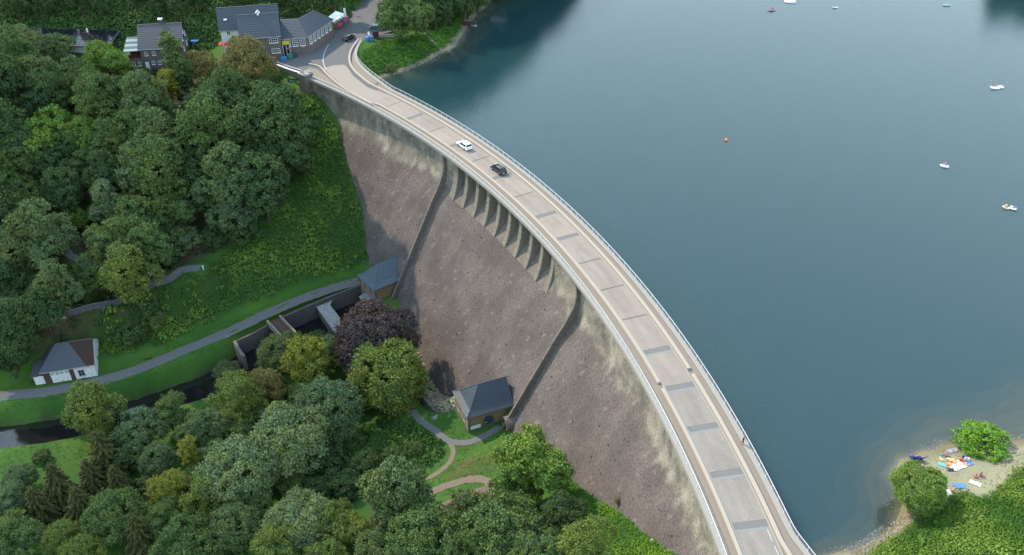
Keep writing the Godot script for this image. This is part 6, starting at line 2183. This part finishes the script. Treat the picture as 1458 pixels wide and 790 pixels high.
	for q in [[30, 680, 22, 4, "blue"], [15, 715, 24, 0, "blue"], [25, 760, 30, 0, "mid"], [10, 785, 30, 1, "mid"], [305, 650, 22, 1, "grey"], [270, 690, 20, 0, "dark"], [360, 720, 26, 1, "mid"], [490, 690, 26, 10, "dark"], [520, 660, 22, 10, "dark"], [465, 655, 24, 10, "dark"], [500, 625, 20, 11, "mid"],
			[560, 650, 18, 11, "mid"], [590, 640, 14, 11, "mid"], [545, 680, 20, 11, "dark"], [520, 760, 22, 0, "lime"], [690, 720, 18, 10, "mid"], [375, 590, 18, 10, "grey"], [440, 560, 22, 1, "mid"], [500, 560, 22, 1, "dark"], [215, 690, 20, 10, "dark"], [185, 640, 24, 1, "dark"], [300, 780, 26, 1, "mid"], [660, 790, 26, 0, "mid"], [465, 790, 24, 1, "lime"],
			[230, 740, 26, 0, "mid"], [415, 494, 20, 1, "grey"], [378, 488, 15, 10, "grey"], [440, 487, 12, 10, "mid"], [400, 560, 20, 10, "mid"], [350, 620, 20, 10, "mid"], [415, 690, 22, 10, "mid"], [450, 700, 22, 10, "dark"], [60, 650, 12, 10, "mid"], [150, 620, 16, 10, "dark"]]:
		var bush: bool = q[3] >= 10
		var tone: String = {"blue": "blue green", "mid": "green", "grey": "grey green", "dark": "dark green", "lime": "yellow green"}[q[4]]
		plant_px(q[0], q[1], q[2], q[3], q[4], "valley_shrub" if bush else "valley_tree", "%s %s %s" % [tone, "shrub" if bush else "tree", nearest(gl, q[0], q[1])], "shrub" if bush else "tree", "shrubs of the valley grove" if bush else vs)
	# the wooded bank beyond the car park and along the far shore
	rng.seed = 515
	for q in [[618, 5, 20], [640, 8, 18], [660, 3, 18], [680, 0, 15], [600, -8, 22], [640, -18, 22], [668, -14, 18], [625, 22, 12]]:
		plant_px(q[0], q[1], q[2], 0 + int(q[0]) % 4, "dark", "bank_tree", "dark green tree on the steep bank above the lake", "tree", "trees on the bank above the lake")
	for q in [[-34, -298, 2.0], [-26, -300, 2.1], [-18, -304, 2.1], [-10, -306, 1.9], [-30, -310, 2.2], [-20, -314, 2.2], [-42, -302, 2.1], [-8, -312, 1.5], [-2, -322, 1.7], [4, -334, 1.6], [10, -348, 1.7], [18, -362, 1.6], [-18, -318, 1.8], [-14, -332, 2.0], [-6, -344, 2.0], [2, -358, 2.0], [12, -374, 2.0], [-28, -326, 1.9], [-26, -342, 2.0], [-16, -356, 2.1], [-30, -306, 1.7], [22, -378, 1.8], [-40, -312, 1.8], [28, -392, 1.8], [-20, -300, 1.4],
			[196, -350, 1.2], [206, -351, 1.3], [216, -350, 1.4], [226, -350, 1.4], [204, -364, 1.5], [218, -365, 1.6], [232, -364, 1.6], [238, -350, 1.5], [214, -380, 1.6]]:
		plant(drop(Vector3(q[0], 0, q[1]), -0.2), q[2] * 1.12, int(absf(q[1])) % 4, "dark", "shore_tree", "dark tree of the shore wood mirrored in the lake", "tree", "trees of the shore wood across the lake")
	for q in [[-12, -300, 1.6], [-6, -305, 1.6], [-17, -297, 1.6], [-1, -313, 1.7], [-22, -294, 1.5], [4, -322, 1.6]]:
		plant(drop(Vector3(q[0], 0, q[1]), -0.1), q[2], 10, "dark", "shore_bush", "dark bush at the water edge under the shore trees", "shrub", "bushes at the water edge under the shore trees")
	for q in [[20, 2, 20], [65, -4, 20], [150, 2, 14], [230, 4, 14], [255, 2, 16], [280, -4, 16], [345, -8, 18], [400, -6, 16], [430, -10, 18], [470, -14, 18], [110, -8, 18], [190, -10, 16]]:
		plant_px(q[0], q[1], q[2], int(q[0]) % 4, "dark", "hilltop_tree", "dark tree at the top of the hill behind the houses", "tree", "trees on the hill behind the houses")

# ---------------------------------------------------------------- low leafy growth
func tuft_mesh(sd: int, n: int, r: float, h: float, s: float) -> ArrayMesh:
	rng.seed = sd
	var b := MB.new()
	for i in n:
		var a := rng.randf() * TAU
		var q := sqrt(rng.randf()) * r
		var p := Vector3(cos(a) * q, h * rng.randf_range(0.15, 1.0) * (1.0 - 0.5 * q / r), sin(a) * q)
		var nn := (Vector3(cos(a) * q / r, 0.9, sin(a) * q / r) + Vector3(rng.randfn(), rng.randfn(), rng.randfn()) * 0.4).normalized()
		var v := rng.randf_range(0.6, 1.0)
		leaf_card(b, p, nn, s * rng.randf_range(0.6, 1.3), Color(v, v, v * 0.9))
	return b.commit()
func cover(called: String, label: String, category: String, poly: Array, spacing: float, sp: Array, mesh: Mesh, size: float, box: Array, keep := 1.0, check := "") -> void:
	var nz := FastNoiseLite.new()
	nz.frequency = 0.09
	nz.seed = 60 + called.hash() % 100
	var xf := []
	var col := []
	var z: float = box[2]
	while z < box[3]:
		var x: float = box[0]
		while x < box[1]:
			var p := Vector3(x + rng.randf_range(-0.5, 0.5) * spacing, 0, z + rng.randf_range(-0.5, 0.5) * spacing)
			x += spacing
			p.y = ground(p.x, p.z)
			if rng.randf() > keep or not inside(proj(p), poly): continue
			if check and not allowed(check, p): continue
			var n := nz.get_noise_2d(p.x, p.z)
			var s := size * rng.randf_range(0.6, 1.2) * (1.0 + n * 0.5) * (1.4 if rng.randf() < 0.04 else 1.0)
			xf.append(Transform3D(Basis.from_euler(Vector3(rng.randf_range(-0.2, 0.2), rng.randf() * TAU, rng.randf_range(-0.2, 0.2))).scaled(Vector3(s, s * rng.randf_range(0.7, 1.2), s)), p))
			var a: Array = sp[0]
			var c: Array = sp[1]
			var f := clampf(0.5 + n * 1.9 + rng.randf_range(-0.3, 0.3), 0, 1)
			col.append(Color(lerpf(a[0], c[0], f), lerpf(a[1], c[1], f), lerpf(a[2], c[2], f)))
		z += spacing
	var mm := MultiMesh.new()
	mm.transform_format = MultiMesh.TRANSFORM_3D
	mm.use_colors = true
	mm.mesh = mesh
	mm.instance_count = xf.size()
	for i in xf.size():
		mm.set_instance_transform(i, xf[i])
		mm.set_instance_color(i, col[i])
	var o := MultiMeshInstance3D.new()
	o.name = numbered(called)
	o.multimesh = mm
	o.material_override = M.cover
	add_child(o)
	meta(o, label, category, "", "stuff")
func allowed(rule: String, p: Vector3) -> bool:
	match rule:
		"low": return p.y > LAKE_Y + 0.5 or pol(p).x < 245.0
		"edge": return absf(p.y - LAKE_Y) < 0.9 and pol(p).x > 251.0
		"edge_wide": return p.y > LAKE_Y - 0.8 and p.y < LAKE_Y + 2.2 and pol(p).x > 252.0
		"lawn":
			for q in ["valley", "house_path", "descent", "zigzag"]:
				if seg_near(line(q), p.x, p.z).x < (1.75 if q == "valley" else 0.85): return false
			return p.y > -39.7 and pol(p).x < face_r(p.y) - 0.5 and not Geometry2D.is_point_in_polygon(Vector2(p.x, p.z), channel_poly())
		"foot": return pol(p).x < face_r(p.y) + 0.2
		"paths": return seg_near(line("house_path"), p.x, p.z).x > 1.3 and seg_near(line("descent"), p.x, p.z).x > 1.2
	if seg_near(line("forest_path"), p.x, p.z).x < 2.0 or seg_near(line("upper_path"), p.x, p.z).x < 1.6 or seg_near(line("valley"), p.x, p.z).x < 2.6: return false
	return pol(p).x < face_r(p.y) - 0.4
func build_cover() -> void:
	var m: StandardMaterial3D = M.cover
	m.metallic_specular = 0.3
	m.backlight_enabled = true
	m.backlight = Color(0.5, 0.56, 0.3)
	var a := tuft_mesh(901, 26, 0.9, 0.75, 0.5)
	var c := tuft_mesh(902, 22, 0.7, 0.45, 0.36)
	var e := tuft_mesh(903, 46, 0.85, 0.85, 0.32)
	rng.seed = 1234
	cover("slope_undergrowth", "dense green nettles and brambles on the slope beside the dam", "undergrowth", SLOPE, 0.95, [[0.070, 0.165, 0.034], [0.16, 0.27, 0.050]], a, 0.95, [-110, -25, -245, -140], 1.0, "clear")
	cover("hill_undergrowth", "green bushes covering the hillside behind the houses", "undergrowth", HILL, 1.5, [[0.065, 0.14, 0.045], [0.10, 0.18, 0.055]], a, 1.5, [-175, -60, -330, -235])
	cover("roadside_undergrowth", "green scrub on the hillside behind the inn", "undergrowth", HILL_B, 1.5, [[0.06, 0.13, 0.045], [0.085, 0.155, 0.05]], a, 1.4, [-90, -40, -330, -255])
	cover("lakeside_undergrowth", "lush green growth on the grassy point by the lake wall", "undergrowth", SPIT, 0.85, [[0.065, 0.18, 0.028], [0.11, 0.25, 0.04]], a, 0.8, [-60, 0, -290, -225], 1.0, "low")
	cover("bank_undergrowth", "green growth on the bank below the shore trees", "undergrowth", SPIT_B, 1.2, [[0.06, 0.14, 0.035], [0.11, 0.2, 0.04]], a, 1.1, [-50, 0, -320, -250], 1.0, "low")
	cover("beach_undergrowth", "thick green shrubs and nettles on the bank behind the beach", "undergrowth", BANK, 0.62, [[0.085, 0.20, 0.03], [0.20, 0.31, 0.055]], e, 0.85, [40, 110, -110, -50], 1.0, "low")
	cover("dam_foot_growth", "bright green weeds along the foot of the dam", "undergrowth", DAMFOOT, 0.7, [[0.10, 0.24, 0.02], [0.16, 0.30, 0.03]], c, 0.85, [-5, 32, -120, -68], 1.0, "foot")
	cover("grove_undergrowth", "dark green shrubs covering the ground beside the footpath", "undergrowth", SHRUBS, 1.0, [[0.055, 0.13, 0.035], [0.09, 0.18, 0.042]], a, 1.0, [-60, -5, -150, -100], 1.0, "paths")
	var t := tuft_mesh(904, 14, 0.5, 0.16, 0.16)
	rng.seed = 4321
	var k := 0
	for poly in [[[0, 545], [150, 528], [330, 452], [520, 378], [526, 392], [345, 515], [290, 546], [0, 606]], [[0, 640], [250, 572], [300, 552], [305, 600], [150, 640], [0, 695]], [[590, 565], [648, 590], [720, 602], [722, 650], [690, 690], [600, 730], [560, 640]]]:
		cover("lawn_grass", "short mown grass of the %s" % ["lawn along the valley path", "lawn across the stream", "lawn round the lower valve house"][k], "grass", poly, 0.62, [[0.045, 0.13, 0.024], [0.09, 0.18, 0.03]], t, 0.8, [-125, 2, -190, -105], 0.9, "lawn")
		k += 1
	cover("forest_undergrowth", "dark low growth on the floor of the wood", "undergrowth", FOREST, 1.6, [[0.045, 0.085, 0.034], [0.06, 0.11, 0.038]], a, 1.2, [-160, -45, -250, -140], 0.8, "clear")
